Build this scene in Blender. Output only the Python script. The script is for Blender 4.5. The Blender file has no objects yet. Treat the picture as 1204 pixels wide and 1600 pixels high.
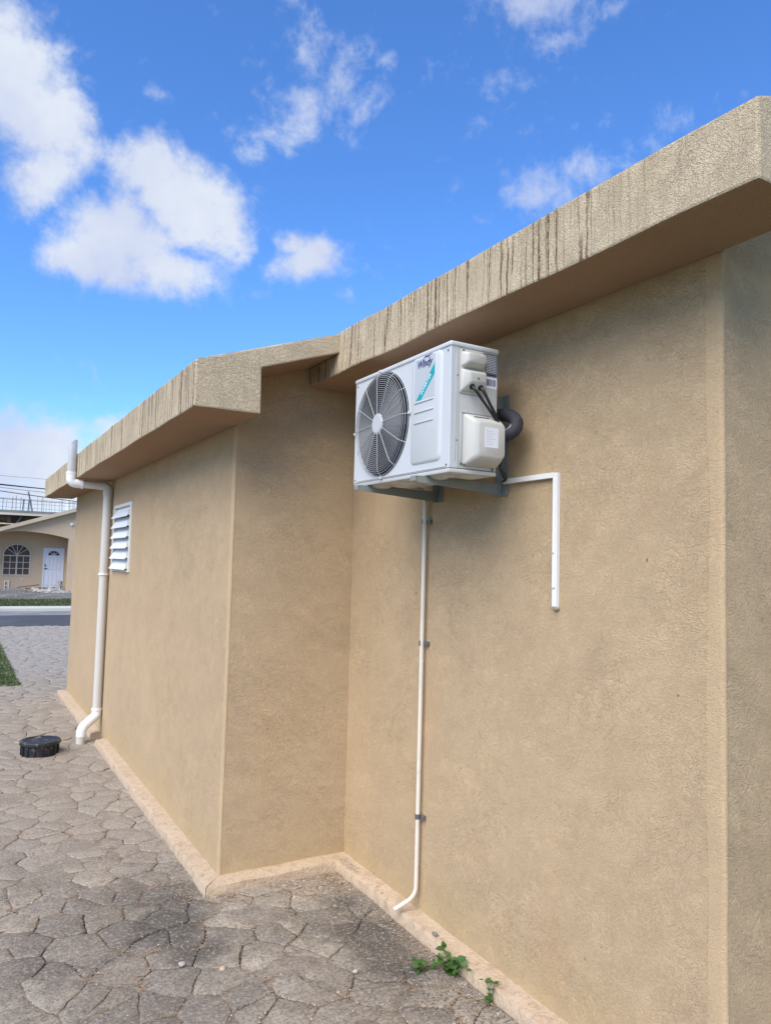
import bpy, bmesh, math, random
from mathutils import Vector, Matrix, noise
random.seed(7)
S = bpy.context.scene
COL = S.collection
R = math.radians
PI = math.pi

# ------------------------------------------------------------------ camera
cam_d = bpy.data.cameras.new('camera'); cam = bpy.data.objects.new('camera', cam_d); COL.objects.link(cam)
yaw, pitch, roll, FPX = 0.5226, 0.0700, 0.0258, 1161.9
fw = Vector((math.sin(yaw)*math.cos(pitch), math.cos(yaw)*math.cos(pitch), math.sin(pitch)))
rt = Vector((math.cos(yaw), -math.sin(yaw), 0)); up = rt.cross(fw)
rt2 = math.cos(roll)*rt + math.sin(roll)*up; up2 = -math.sin(roll)*rt + math.cos(roll)*up
M = Matrix((rt2, up2, -fw)).transposed().to_4x4(); M.translation = (0, 0, 1.6)
cam.matrix_world = M
cam_d.sensor_fit = 'VERTICAL'; cam_d.sensor_height = 24; cam_d.lens = 24*FPX/1600
cam_d.clip_start = .05; cam_d.clip_end = 4000
S.camera = cam
S.view_settings.view_transform = 'Standard'; S.view_settings.look = 'None'
S.view_settings.gamma = 1; S.view_settings.use_curve_mapping = False
S.view_settings.exposure = 0.32

# ------------------------------------------------------------------ node helper
class NT:
    def __init__(s, tree): s.t = tree; s.n = tree.nodes; s.l = tree.links
    def node(s, ty, **kw):
        n = s.n.new(ty)
        for k, v in kw.items():
            if k == 'ins':
                for i, x in v.items():
                    if isinstance(x, bpy.types.NodeSocket): s.l.new(x, n.inputs[i])
                    else: n.inputs[i].default_value = x
            else: setattr(n, k, v)
        return n
    def math(s, op, a, b=0.0, c=None, clamp=False):
        ins = {0: a, 1: b}
        if c is not None: ins[2] = c
        return s.node('ShaderNodeMath', operation=op, use_clamp=clamp, ins=ins).outputs[0]
    def vmath(s, op, a, b=(0, 0, 0)):
        n = s.node('ShaderNodeVectorMath', operation=op, ins={0: a, 1: b})
        return n.outputs['Value'] if op in ('DOT_PRODUCT', 'LENGTH') else n.outputs[0]
    def noise(s, v, scale, detail=3, rough=.5, dist=0.0):
        return s.node('ShaderNodeTexNoise', ins={'Vector': v, 'Scale': scale, 'Detail': detail, 'Roughness': rough, 'Distortion': dist}).outputs[0]
    def sstep(s, x, a, b, lo=0.0, hi=1.0):
        return s.node('ShaderNodeMapRange', interpolation_type='SMOOTHSTEP', ins={0: x, 1: a, 2: b, 3: lo, 4: hi}).outputs[0]
    def mix(s, f, a, b, blend='MIX'):
        n = s.node('ShaderNodeMix', data_type='RGBA', blend_type=blend)
        for i, x in ((0, f), (6, a), (7, b)):
            if isinstance(x, bpy.types.NodeSocket): s.l.new(x, n.inputs[i])
            else: n.inputs[i].default_value = x if not isinstance(x, tuple) or len(x) == 4 else (*x, 1)
        return n.outputs[2]
    def sep(s, v):
        n = s.node('ShaderNodeSeparateXYZ', ins={0: v}); return n.outputs
    def comb(s, x, y, z): return s.node('ShaderNodeCombineXYZ', ins={0: x, 1: y, 2: z}).outputs[0]

# ------------------------------------------------------------------ world: physical sky + broken clouds
SUN_AZ, SUN_EL = R(-122), R(46)          # azimuth measured from +Y towards +X
W = bpy.data.worlds.new('World'); S.world = W; W.use_nodes = True
W.cycles.sampling_method = 'MANUAL'; W.cycles.sample_map_resolution = 256
w = NT(W.node_tree); w.n.clear()
sky = w.node('ShaderNodeTexSky', sky_type='NISHITA', sun_disc=False, sun_elevation=SUN_EL, sun_rotation=SUN_AZ,
             altitude=0, air_density=1.0, dust_density=0.3, ozone_density=1.6)
d = w.vmath('NORMALIZE', w.node('ShaderNodeTexCoord').outputs['Generated'])
def pixdir(x, y):
    return (fw + (x-602)/FPX*rt2 - (y-800)/FPX*up2).normalized()
def blob(x, y, rx, ry, ang=0, gain=1.0):
    """soft elliptical bias for cloud cover round a sky direction (a, b: world tangent axes)"""
    c = pixdir(x, y)
    a0 = pixdir(x+10*math.cos(R(ang)), y-10*math.sin(R(ang))) - c; a0 = (a0 - c*a0.dot(c)).normalized()
    b0 = c.cross(a0).normalized()
    dx = w.math('MULTIPLY', w.vmath('DOT_PRODUCT', d, tuple(a0)), FPX/rx)
    dy = w.math('MULTIPLY', w.vmath('DOT_PRODUCT', d, tuple(b0)), FPX/ry)
    rr = w.math('ADD', w.math('MULTIPLY', dx, dx), w.math('MULTIPLY', dy, dy))
    front = w.math('GREATER_THAN', w.vmath('DOT_PRODUCT', d, tuple(c)), 0.3)
    g = w.math('MULTIPLY', w.math('EXPONENT', w.math('MULTIPLY', rr, -1.0)), gain)
    return w.math('MULTIPLY', g, front)
big = [(12,115,85,85,0,1.1),(60,185,100,68,-30,1.1),(70,268,82,48,35,1.0),
       (235,262,72,66,0,1.05),(290,330,110,82,-20,1.15),(200,372,108,72,0,1.15),(118,402,62,40,0,1.0),(240,418,128,50,-5,1.05),(345,350,62,80,0,1.0),
       (474,410,68,38,8,1.12),(455,386,36,30,0,1.0),
       (20,715,120,62,5,1.25),(60,690,70,40,-20,.9),(165,665,75,34,10,.66),(60,775,300,55,0,1.0)]
thin = [(470,185,135,42,22,.72),(535,130,60,40,50,.62),(410,215,70,38,0,.5),(480,40,30,80,0,.62),(600,97,26,16,0,.5),
        (875,285,120,38,25,.80),(950,255,60,30,10,.6),(850,5,95,35,0,.85),(855,65,45,30,20,.5),(255,150,28,14,0,.5),
        (710,305,18,30,0,.42),(800,150,60,60,0,.36),(540,460,26,14,0,.5),(400,460,30,16,0,.4),(120,660,90,50,0,.4)]
sx, sy, sz = w.sep(d)
inv = w.math('DIVIDE', 1.0, w.math('MAXIMUM', w.math('ADD', sz, .12), .05))
P = w.comb(w.math('MULTIPLY', sx, inv), w.math('MULTIPLY', sy, inv), w.math('MULTIPLY', sz, 1.0))
def fold(L):
    acc = None
    for t in L:
        b_ = blob(*t); acc = b_ if acc is None else w.math('MAXIMUM', acc, b_)
    return acc
dB = fold(big); dT = fold(thin)
# everywhere else broken cumulus goes on; the framed part of the sky follows the blobs above
view = w.sstep(w.vmath('DOT_PRODUCT', d, tuple(pixdir(520, 380))), .70, .80, 1.0, 0.0)
gen = w.math('MULTIPLY', w.sstep(w.math('ADD', w.noise(P, 1.1, 1, .5), w.sstep(sz, .35, .0, 0, .10)), .50, .66), view)  # extra unseen low cloud, added to whiten the light reaching under the eave
dB = w.math('MAXIMUM', dB, gen)
wv = w.node('ShaderNodeTexNoise', ins={'Vector': d, 'Scale': 5.0, 'Detail': 2.0}).outputs['Color']
warp = w.vmath('MULTIPLY', w.vmath('SUBTRACT', wv, (.5, .5, .5)), (.045, .045, .045))
dw = w.vmath('ADD', d, warp)
n1 = w.noise(dw, 13.0, 5, .60); n2 = w.noise(dw, 32.0, 5, .62)
n3 = w.noise(d, 5.5, 4, .5)
nn = w.math('ADD', w.math('MULTIPLY', n1, .62), w.math('MULTIPLY', n2, .38))
covB = w.sstep(w.math('ADD', w.math('MULTIPLY', dB, .62), w.math('MULTIPLY', w.math('SUBTRACT', nn, .5), 1.35)), .19, .60)
covT = w.sstep(w.math('ADD', w.math('MULTIPLY', dT, .62), w.math('MULTIPLY', w.math('SUBTRACT', w.math('ADD', w.math('MULTIPLY', n1, .35), w.math('MULTIPLY', n2, .65)), .5), 1.7)), .14, .72, 0, .74)
body = w.sstep(w.math('ADD', w.math('MULTIPLY', dB, .55), w.math('MULTIPLY', w.math('SUBTRACT', nn, .5), 1.9)), .25, .95)
lum = w.math('ADD', w.math('MULTIPLY', body, .30), w.math('MULTIPLY', w.sstep(n3, .35, .65), .70))
ccol = w.mix(lum, (0.62, 0.69, 0.91), (0.86, 0.92, 1.0))
cover = w.math('MAXIMUM', w.math('MULTIPLY', covB, .97), covT)
hor = w.sstep(sz, 0.0, .10)
SKY_GAIN, CLOUD = 2.2, 7.7
skyc = w.node('ShaderNodeHueSaturation', ins={'Hue': .5, 'Saturation': 1.10, 'Value': SKY_GAIN, 'Color': sky.outputs[0]}).outputs[0]
skyt = w.mix(1.0, skyc, (0.45, 0.665, 0.95), 'MULTIPLY')
cl = w.node('ShaderNodeVectorMath', operation='SCALE', ins={0: ccol, 'Scale': CLOUD}).outputs[0]
skymix = w.mix(cover, skyt, cl)
bg = w.node('ShaderNodeBackground', ins={'Color': skymix, 'Strength': 0.10})
w.l.new(bg.outputs[0], w.node('ShaderNodeOutputWorld').inputs[0])

# ------------------------------------------------------------------ sun behind thin cloud
sd = bpy.data.lights.new('sun', 'SUN'); sun = bpy.data.objects.new('sun', sd); COL.objects.link(sun)
sd.energy = 3.9; sd.angle = R(54); sd.color = (1, .92, .80)
sv = Vector((math.sin(SUN_AZ)*math.cos(SUN_EL), math.cos(SUN_AZ)*math.cos(SUN_EL), math.sin(SUN_EL)))
sun.rotation_euler = sv.to_track_quat('Z', 'Y').to_euler()

# ------------------------------------------------------------------ materials
def mat(name, color, rough=.6, metal=0.0, bump=None, spec=.5, var=None):
    """bump=(scale, strength, distance); var=(colour2, scale, lo, hi)"""
    m = bpy.data.materials.new(name); m.use_nodes = True
    t = NT(m.node_tree); b = t.n['Principled BSDF']
    b.inputs['Roughness'].default_value = rough; b.inputs['Metallic'].default_value = metal
    b.inputs['Specular IOR Level'].default_value = spec
    pos = t.node('ShaderNodeNewGeometry').outputs['Position']
    if var:
        f = t.sstep(t.noise(pos, var[1], 5, .6), var[2], var[3])
        t.l.new(t.mix(f, color, var[0]), b.inputs['Base Color'])
    else: b.inputs['Base Color'].default_value = (*color, 1)
    if bump:
        bn = t.node('ShaderNodeBump', ins={'Height': t.noise(pos, bump[0], 4, .6), 'Strength': bump[1], 'Distance': bump[2]})
        t.l.new(bn.outputs[0], b.inputs['Normal'])
    return m

def stucco(name, base, kind='wall', amp=1.0):
    m = bpy.data.materials.new(name); m.use_nodes = True
    t = NT(m.node_tree); b = t.n['Principled BSDF']
    b.inputs['Roughness'].default_value = .85; b.inputs['Specular IOR Level'].default_value = .25
    geo = t.node('ShaderNodeNewGeometry'); pos = geo.outputs['Position']
    x, y, z = t.sep(pos)
    # trowel creases: thin contour lines of a strongly warped noise, present only in patches
    wc = t.node('ShaderNodeTexNoise', ins={'Vector': pos, 'Scale': 5.0, 'Detail': 2.0}).outputs['Color']
    wp = t.vmath('ADD', pos, t.vmath('MULTIPLY', t.vmath('SUBTRACT', wc, (.5, .5, .5)), (.10, .10, .10)))
    st = t.vmath('MULTIPLY', wp, (1, 1, 1.7))
    a = t.noise(st, 52, 2, .5, .6)
    crease = t.sstep(t.math('ABSOLUTE', t.math('SUBTRACT', a, .5)), 0.0, .035)
    a2 = t.noise(st, 95, 2, .5, .5)
    crease2 = t.sstep(t.math('ABSOLUTE', t.math('SUBTRACT', a2, .47)), 0.0, .05)
    patch = t.sstep(t.noise(pos, 4.5, 3, .5), .38, .62)
    inv = t.math('SUBTRACT', 1.0, patch)
    c1 = t.math('MAXIMUM', crease, t.math('MULTIPLY', inv, .8))
    c2 = t.math('MAXIMUM', crease2, t.math('MULTIPLY', patch, .55))
    grain = t.noise(st, 170, 3, .7); lump = t.noise(pos, 28, 2, .5)
    h = t.math('ADD', t.math('MULTIPLY', c1, .34), t.math('MULTIPLY', c2, .24))
    a3 = t.noise(st, 21, 2, .5, .8)
    arc = t.math('MAXIMUM', t.sstep(t.math('ABSOLUTE', t.math('SUBTRACT', a3, .5)), 0.0, .022), t.sstep(t.noise(pos, 3.1, 2, .5), .60, .48))
    h = t.math('ADD', h, t.math('MULTIPLY', arc, .42))
    h = t.math('ADD', h, t.math('MULTIPLY', grain, 1.25))
    h = t.math('ADD', h, t.math('MULTIPLY', lump, .45))
    bn = t.node('ShaderNodeBump', ins={'Height': h, 'Strength': .95*amp, 'Distance': .0045})
    t.l.new(bn.outputs[0], b.inputs['Normal'])
    big = t.noise(pos, 1.3, 4, .55)
    c = t.mix(t.sstep(big, .3, .7), tuple(v*.97 for v in base), tuple(min(1, v*1.03) for v in base))
    c = t.mix(t.math('MULTIPLY', t.sstep(t.noise(pos, 90, 3, .6), .35, .75), .12), c, tuple(v*.72 for v in base))
    # creases darkened in colour to bring out the relief shade
    cr = t.math('MULTIPLY', t.math('SUBTRACT', 1.0, t.math('MULTIPLY', c1, c2)), .09 if kind == 'wall' else .15)
    c = t.mix(cr, c, tuple(v*.5 for v in base))
    if kind == 'wall':
        # green-yellow algae low on the wall, ragged upper edge; faint rust tint
        low = t.sstep(t.math('ADD', z, t.math('MULTIPLY', t.noise(pos, 3.0, 5, .6), .55)), .62, .28)
        c = t.mix(t.math('MULTIPLY', low, .24), c, (base[0]*.88, base[1]*.92, base[2]*.62))
        sp = t.sstep(t.noise(pos, 17, 2, .5), .74, .80)
        c = t.mix(t.math('MULTIPLY', sp, .25), c, tuple(v*.45 for v in base))
        spot = t.sstep(t.noise(t.vmath('ADD', pos, (5, 3, 1)), 42, 1, .5), .80, .83)
        c = t.mix(t.math('MULTIPLY', spot, .7), c, (.09, .07, .05))
        rust = t.sstep(t.noise(t.vmath('MULTIPLY', pos, (2.2, 2.2, .7)), 1.2, 3, .6), .56, .72)
        c = t.mix(t.math('MULTIPLY', rust, .18), c, (base[0]*1.03, base[1]*.84, base[2]*.68))
    if kind == 'fascia':
        along = y
        wig = t.math('MULTIPLY', t.math('SUBTRACT', t.noise(t.comb(0.0, along, t.math('MULTIPLY', z, 1.0)), 14, 2, .5), .5), .018)
        sy_ = t.math('ADD', along, wig)
        near = t.sstep(y, 1.25, 1.75, 0.15, 1.0)
        face = t.sstep(t.math('MULTIPLY', t.sep(geo.outputs['True Normal'])[0], -1.0), .5, .8)
        left = t.math('GREATER_THAN', y, 3.3)
        hrel = t.math('DIVIDE', t.math('SUBTRACT', t.math('ADD', z, t.math('MULTIPLY', left, .254)), 2.543), .21)
        def runs(scale, thr, soft, seed, lo, hi):
            s1 = t.noise(t.comb(seed, sy_, t.math('MULTIPLY', z, .02)), scale, 2, .55)
            L = t.sstep(t.noise(t.comb(seed+5, sy_, 0.0), scale*.8, 1, .5), .35, .65, lo, hi)
            body = t.sstep(t.math('SUBTRACT', t.math('ADD', hrel, t.math('MULTIPLY', t.noise(pos, 40, 2, .5), .3)), L), 0.0, .45)
            return t.math('MULTIPLY', t.sstep(s1, thr, thr+soft), body)
        brk = t.sstep(t.noise(pos, 60, 3, .65), .25, .60, .35, 1.0)
        kA = t.math('MULTIPLY', runs(95, .535, .09, 0.0, .55, -.9), near)
        kB = t.math('MULTIPLY', runs(52, .560, .05, 3.0, .4, -1.0), near)
        soft_ = t.math('MULTIPLY', t.sstep(t.noise(t.comb(9.0, sy_, t.math('MULTIPLY', z, .3)), 9, 3, .6), .40, .65), t.sstep(hrel, -.2, 1.0))
        c = t.mix(t.math('MULTIPLY', t.math('MULTIPLY', soft_, face), .30), c, (base[0]*.62, base[1]*.56, base[2]*.46))
        k = t.math('MULTIPLY', t.math('MULTIPLY', t.math('MAXIMUM', t.math('MULTIPLY', kA, .66), t.math('MULTIPLY', kB, .95)), face), brk)
        c = t.mix(k, c, (.16, .100, .055))
        nz = t.sep(geo.outputs['Normal'])[2]
        topm = t.math('MULTIPLY', t.sstep(nz, .25, .8), t.sstep(t.noise(pos, 9, 4, .6), .3, .6))
        c = t.mix(t.math('MULTIPLY', topm, .8), c, (.06, .055, .045))
        bs = t.sstep(t.noise(pos, 75, 2, .5), .70, .76)
        c = t.mix(t.math('MULTIPLY', bs, .35), c, (.07, .06, .05))
    t.l.new(c, b.inputs['Base Color'])
    return m

TAN = (.585, .428, .258)
m_wall = stucco('tan_stucco', TAN)
m_fasc = stucco('fascia_stucco', (.72, .59, .40), 'fascia', 1.3)
m_bead = stucco('bead_stucco', (.575, .418, .248), 'bead', .7)
m_soff_shade = stucco('shaded_soffit_stucco', (.36, .235, .15), 'bead', .6)  # brown soffit paint, darkened further with eave shade put into the colour
m_plinth = mat('plinth_render', (.51, .39, .265), .92, bump=(60, 1.0, .008), var=((.40, .30, .20), 22, .42, .72))
m_pvc = mat('white_pvc', (.58, .555, .50), .35, bump=(8, .1, .002), var=((.55, .53, .47), 5, .45, .8))
m_pvcn = mat('bright_pvc', (.80, .80, .78), .32)
m_cream = mat('cream_conduit', (.72, .66, .55), .4, var=((.60, .52, .40), 12, .5, .8))
m_trunk = mat('white_trunking', (.78, .78, .76), .4, var=((.62, .56, .45), 14, .62, .8))
m_ac = mat('ac_white_paint', (.555, .57, .57), .32, bump=(220, .06, .0005), var=((.50, .51, .50), 6, .5, .9))
m_acs = mat('ac_side_paint', (.50, .50, .475), .38, bump=(220, .06, .0005), var=((.44, .435, .41), 8, .5, .9))
m_plas = mat('ac_cover_plastic', (.52, .51, .465), .42, var=((.45, .44, .39), 9, .45, .85))
m_guard = mat('guard_wire', (.50, .51, .51), .4)
m_dark = mat('dark_interior', (.012, .013, .022), .6)
m_fan = mat('fan_blade_plastic', (.035, .037, .06), .35)
m_fins = mat('coil_fins', (.05, .052, .06), .5, .4)
m_silver = mat('silver_sticker', (.47, .49, .50), .35)
m_teal = mat('teal_ink', (.0, .33, .35), .4)
m_navy = mat('navy_ink', (.02, .03, .12), .4)
m_inkw = mat('white_ink', (.62, .75, .78), .4)
m_plate = mat('plate_grey', (.16, .17, .20), .35, .2)
m_label = mat('white_label', (.72, .74, .78), .4)
m_black = mat('black_rubber', (.012, .013, .015), .45)
m_foam = mat('foam_insulation', (.028, .03, .04), .75, bump=(60, .4, .002), var=((.06, .062, .075), 20, .5, .75))
m_steel = mat('grey_bracket_steel', (.23, .25, .235), .5, bump=(30, .1, .001), var=((.16, .175, .165), 9, .5, .8))
m_zinc = mat('zinc_clip', (.22, .23, .25), .4, .7)
m_screw = mat('screw_steel', (.20, .20, .19), .35, .8)
m_louv = mat('louvre_aluminium', (.80, .82, .85), .38)
m_frame = mat('louvre_frame_paint', (.70, .68, .62), .5, var=((.55, .50, .42), 14, .5, .8))
m_lid = mat('black_plastic_lid', (.013, .014, .016), .55, bump=(35, .8, .005), var=((.16, .145, .125), 22, .54, .70))
m_asph = mat('asphalt', (.060, .060, .064), .85, bump=(60, .6, .01), var=((.085, .088, .10), .7, .4, .7))
m_walk = mat('concrete_walk', (.24, .235, .23), .85, var=((.17, .165, .16), 1.2, .4, .7))
m_kerb = mat('pale_kerb', (.55, .54, .46), .8, var=((.42, .41, .35), 2, .5, .8))
m_soil = mat('grey_soil', (.13, .125, .11), .95, bump=(9, 1, .08), var=((.22, .20, .17), 1.1, .4, .65))
m_field = mat('field_ground', (.075, .10, .035), .95, bump=(4, 1, .05), var=((.13, .12, .06), .35, .4, .65))
m_lawn = mat('lawn_soil', (.040, .055, .018), .95, var=((.07, .065, .03), 4, .4, .7))
m_blade = mat('grass_blade', (.055, .105, .016), .6, var=((.10, .13, .035), 3, .4, .7))
m_blade2 = mat('verge_blade', (.060, .095, .020), .6, var=((.13, .11, .045), 1.0, .45, .7))
m_leaf = mat('weed_leaf', (.035, .095, .016), .5, var=((.07, .15, .028), 30, .4, .7))
m_stem = mat('weed_stem', (.12, .10, .05), .7)
m_rock = mat('pale_gravel', (.52, .45, .37), .9, var=((.30, .25, .20), 60, .45, .6))
m_straw = mat('dry_litter', (.24, .145, .085), .9, var=((.38, .27, .16), 50, .4, .6))
m_rubble = mat('rubble', (.45, .42, .36), .9, bump=(20, .5, .02), var=((.28, .26, .23), 3, .4, .65))
m_fwall = mat('far_tan_render', (.58, .44, .30), .9, var=((.50, .38, .25), .6, .4, .7))
m_froof = mat('far_roof_edge', (.56, .47, .35), .85, var=((.46, .38, .28), .8, .4, .7))
m_white = mat('white_paint', (.74, .76, .82), .45)
m_fwin = mat('cream_frame', (.60, .51, .41), .5)
m_glass = mat('dark_pane', (.05, .037, .035), .45, var=((.10, .065, .045), 2.2, .4, .6))
m_blind = mat('blind_slat', (.16, .11, .085), .6)
m_conc = mat('bare_concrete', (.22, .21, .20), .9, var=((.14, .135, .13), .8, .4, .7))
m_creamc = mat('cream_band', (.58, .54, .45), .85)
m_brown = mat('red_brown_paint', (.11, .05, .035), .8)
m_brwall = mat('brown_boards', (.17, .11, .07), .9, var=((.10, .07, .05), 1.3, .4, .6))
m_wire = mat('cable_black', (.02, .022, .028), .6)
m_rebar = mat('steel_bars', (.13, .13, .16), .6)
m_block = mat('concrete_block', (.42, .40, .36), .9, bump=(40, .5, .01))
m_tanstone = mat('tan_stone', (.52, .38, .25), .8)
m_pinkstone = mat('pink_grey_stone', (.40, .33, .29), .85)
m_plank = mat('weathered_plank', (.14, .075, .045), .8)

def paver_material(name, bed=False):
    m = bpy.data.materials.new(name); m.use_nodes = True
    t = NT(m.node_tree); b = t.n['Principled BSDF']
    b.inputs['Roughness'].default_value = .92; b.inputs['Specular IOR Level'].default_value = .2
    pos = t.node('ShaderNodeNewGeometry').outputs['Position']; x, y, z = t.sep(pos)
    flat = t.comb(x, y, 0.0)
    base = t.mix(t.sstep(t.noise(flat, 2.2, 4, .6), .35, .65), (.245, .208, .158), (.39, .338, .262))
    tint = t.node('ShaderNodeAttribute', attribute_name='tint').outputs['Fac']
    if not bed:
        base = t.mix(1.0, base, t.node('ShaderNodeCombineColor', ins={0: t.sstep(tint, 0, 1, .80, 1.22), 1: t.sstep(tint, 0, 1, .80, 1.21), 2: t.sstep(tint, 0, 1, .82, 1.18)}).outputs[0], 'MULTIPLY')
    base = t.mix(t.sstep(t.noise(flat, 19, 4, .7), .38, .64, 0, .5), base, (.15, .125, .098))
    # damp, mouldy dark patches with their own outline (strongest by the jutting corner)
    def spot(cx, cy, rx, ry):
        dx = t.math('DIVIDE', t.math('SUBTRACT', x, cx), rx); dy = t.math('DIVIDE', t.math('SUBTRACT', y, cy), ry)
        return t.math('EXPONENT', t.math('MULTIPLY', t.math('ADD', t.math('MULTIPLY', dx, dx), t.math('MULTIPLY', dy, dy)), -1.0))
    sm = t.math('MAXIMUM', spot(.93, 3.45, .22, .75), t.math('MULTIPLY', spot(1.62, 2.85, .22, .6), .9))
    sm = t.math('MAXIMUM', sm, t.math('MULTIPLY', spot(.55, 3.2, .45, .22), .75))
    mould = t.sstep(t.math('ADD', t.math('MULTIPLY', t.noise(flat, 3.0, 6, .62), .9), t.math('MULTIPLY', sm, .42)), .60, .86)
    c = t.mix(t.math('MULTIPLY', mould, .85), base, (.075, .068, .058))
    # tan dust: along the plinths and over the far paving
    dn = t.noise(t.vmath('ADD', flat, (7, 2, 0)), 4.0, 6, .62)
    far = t.sstep(y, 3.3, 4.8)
    nearwall = t.math('MAXIMUM', t.math('MULTIPLY', far, .48), t.math('MULTIPLY', spot(1.5, 3.5, .32, .16), .55))
    dust = t.sstep(t.math('ADD', dn, nearwall), .62, .98)
    c = t.mix(t.math('MULTIPLY', dust, .72), c, (.37, .315, .25))
    far2 = t.sstep(y, 9.5, 12)
    c = t.mix(t.math('MULTIPLY', far2, .6), c, (.37, .34, .30))
    # black lichen specks near the near wall
    lich = t.math('MULTIPLY', t.sstep(t.noise(flat, 75, 4, .7), .53, .60), t.sstep(t.math('ADD', spot(1.72, 2.6, .20, .85), t.math('MULTIPLY', t.noise(flat, 7, 3, .6), .7)), .55, 1.0))
    c = t.mix(t.math('MULTIPLY', lich, .8), c, (.035, .032, .028))
    # salt-and-pepper aggregate
    g1 = t.noise(flat, 240, 3, .7); g2 = t.noise(t.vmath('ADD', flat, (3, 1, 0)), 110, 3, .6)
    c = t.mix(t.sstep(g1, .52, .64, 0, .6), c, (.42, .37, .31))
    c = t.mix(t.sstep(g2, .53, .66, 0, .6), c, (.09, .078, .065))
    g3 = t.noise(t.vmath('ADD', flat, (9, 4, 0)), 62, 5, .7)
    c = t.mix(t.sstep(g3, .52, .62, 0, .5), c, (.47, .42, .35))
    c = t.mix(t.sstep(g3, .47, .38, 0, .5), c, (.12, .10, .08))
    if bed:
        c = t.mix(t.sstep(z, -.001, -.010, .15, .92), c, (.045, .032, .024))
        c = t.mix(t.math('MULTIPLY', t.sstep(t.noise(flat, 130, 3, .6), .55, .62), .45), c, (.36, .28, .21))
    h = t.math('ADD', t.math('MULTIPLY', g1, .5), t.math('ADD', t.math('MULTIPLY', g3, 1.5), t.math('MULTIPLY', g2, .5)))
    bn = t.node('ShaderNodeBump', ins={'Height': h, 'Strength': 1.0, 'Distance': .0045})
    t.l.new(bn.outputs[0], b.inputs['Normal'])
    t.l.new(c, b.inputs['Base Color'])
    return m
m_pav = paver_material('paver_concrete'); m_bed = paver_material('joint_dirt', True)

# ------------------------------------------------------------------ object helpers
def link(o, parent=None):
    COL.objects.link(o)
    if parent is not None: o.parent = parent
    return o
def mesh_obj(name, verts, faces, m, parent=None, smooth=False):
    me = bpy.data.meshes.new(name); me.from_pydata([tuple(v) for v in verts], [], faces); me.update()
    if m: me.materials.append(m)
    if smooth: me.polygons.foreach_set('use_smooth', [True]*len(me.polygons))
    return link(bpy.data.objects.new(name, me), parent)
def bm_obj(name, bm, m, parent=None, smooth=False, recalc=True):
    if recalc: bmesh.ops.recalc_face_normals(bm, faces=bm.faces)
    me = bpy.data.meshes.new(name); bm.to_mesh(me); bm.free()
    for q in (m if isinstance(m, (list, tuple)) else [m]): me.materials.append(q)
    if smooth:
        me.polygons.foreach_set('use_smooth', [True]*len(me.polygons))
        try: me.set_sharp_from_angle(angle=R(38))
        except Exception: pass
    return link(bpy.data.objects.new(name, me), parent)
def tag(o, label=None, cat=None, group=None, kind=None):
    if label: o['label'] = label
    if cat: o['category'] = cat
    if group: o['group'] = group
    if kind: o['kind'] = kind
    return o
def empty(name, loc, rz=0, **kw):
    o = bpy.data.objects.new(name, None); o.empty_display_size = .1
    o.location = loc; o.rotation_euler = (0, 0, rz); link(o); return tag(o, **kw)
def box(bm, x0, y0, z0, x1, y1, z1, bev=0, seg=2):
    r = bmesh.ops.create_cube(bm, size=1); vs = r['verts']
    for v in vs:
        v.co = Vector((x0+(v.co.x+.5)*(x1-x0), y0+(v.co.y+.5)*(y1-y0), z0+(v.co.z+.5)*(z1-z0)))
    if bev:
        es = list({e for v in vs for e in v.link_edges})
        bmesh.ops.bevel(bm, geom=es, offset=bev, segments=seg, affect='EDGES', profile=.5)
def smooth_path(pts, n=8, rad=None):
    """Catmull-Rom through pts"""
    P_ = [Vector(p) for p in pts]; out = []
    Q = [P_[0]*2-P_[1]] + P_ + [P_[-1]*2-P_[-2]]
    for i in range(1, len(Q)-2):
        for k in range(n):
            t = k/n; a, b, c, d_ = Q[i-1], Q[i], Q[i+1], Q[i+2]
            out.append(.5*((2*b)+(-a+c)*t+(2*a-5*b+4*c-d_)*t*t+(-a+3*b-3*c+d_)*t**3))
    out.append(P_[-1]); return out
def round_path(pts, rad, n=6):
    """polyline with filleted corners"""
    P_ = [Vector(p) for p in pts]; out = [P_[0]]
    for i in range(1, len(P_)-1):
        a = (P_[i-1]-P_[i]).normalized(); b = (P_[i+1]-P_[i]).normalized()
        r = min(rad, (P_[i-1]-P_[i]).length*.48, (P_[i+1]-P_[i]).length*.48)
        s, e = P_[i]+a*r, P_[i]+b*r
        for k in range(n+1):
            t = k/n; out.append(s*(1-t)**2 + P_[i]*2*t*(1-t) + e*t*t)
    out.append(P_[-1]); return out
def tube(bm, path, r, seg=12, cap=True, hollow=0.0):
    path = [Vector(p) for p in path]; rings = []
    t0 = (path[1]-path[0]).normalized()
    nrm = t0.orthogonal().normalized()
    for i, p in enumerate(path):
        t = (path[min(i+1, len(path)-1)]-path[max(i-1, 0)]).normalized()
        nrm = (nrm - t*nrm.dot(t)).normalized(); bn_ = t.cross(nrm)
        rr = r(i/(len(path)-1)) if callable(r) else r
        rings.append([bm.verts.new(p+(nrm*math.cos(2*PI*k/seg)+bn_*math.sin(2*PI*k/seg))*rr) for k in range(seg)])
    for a, b in zip(rings, rings[1:]):
        for k in range(seg): bm.faces.new((a[k], a[(k+1) % seg], b[(k+1) % seg], b[k]))
    if cap:
        bm.faces.new(rings[0][::-1]); bm.faces.new(rings[-1])
    return rings
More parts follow.
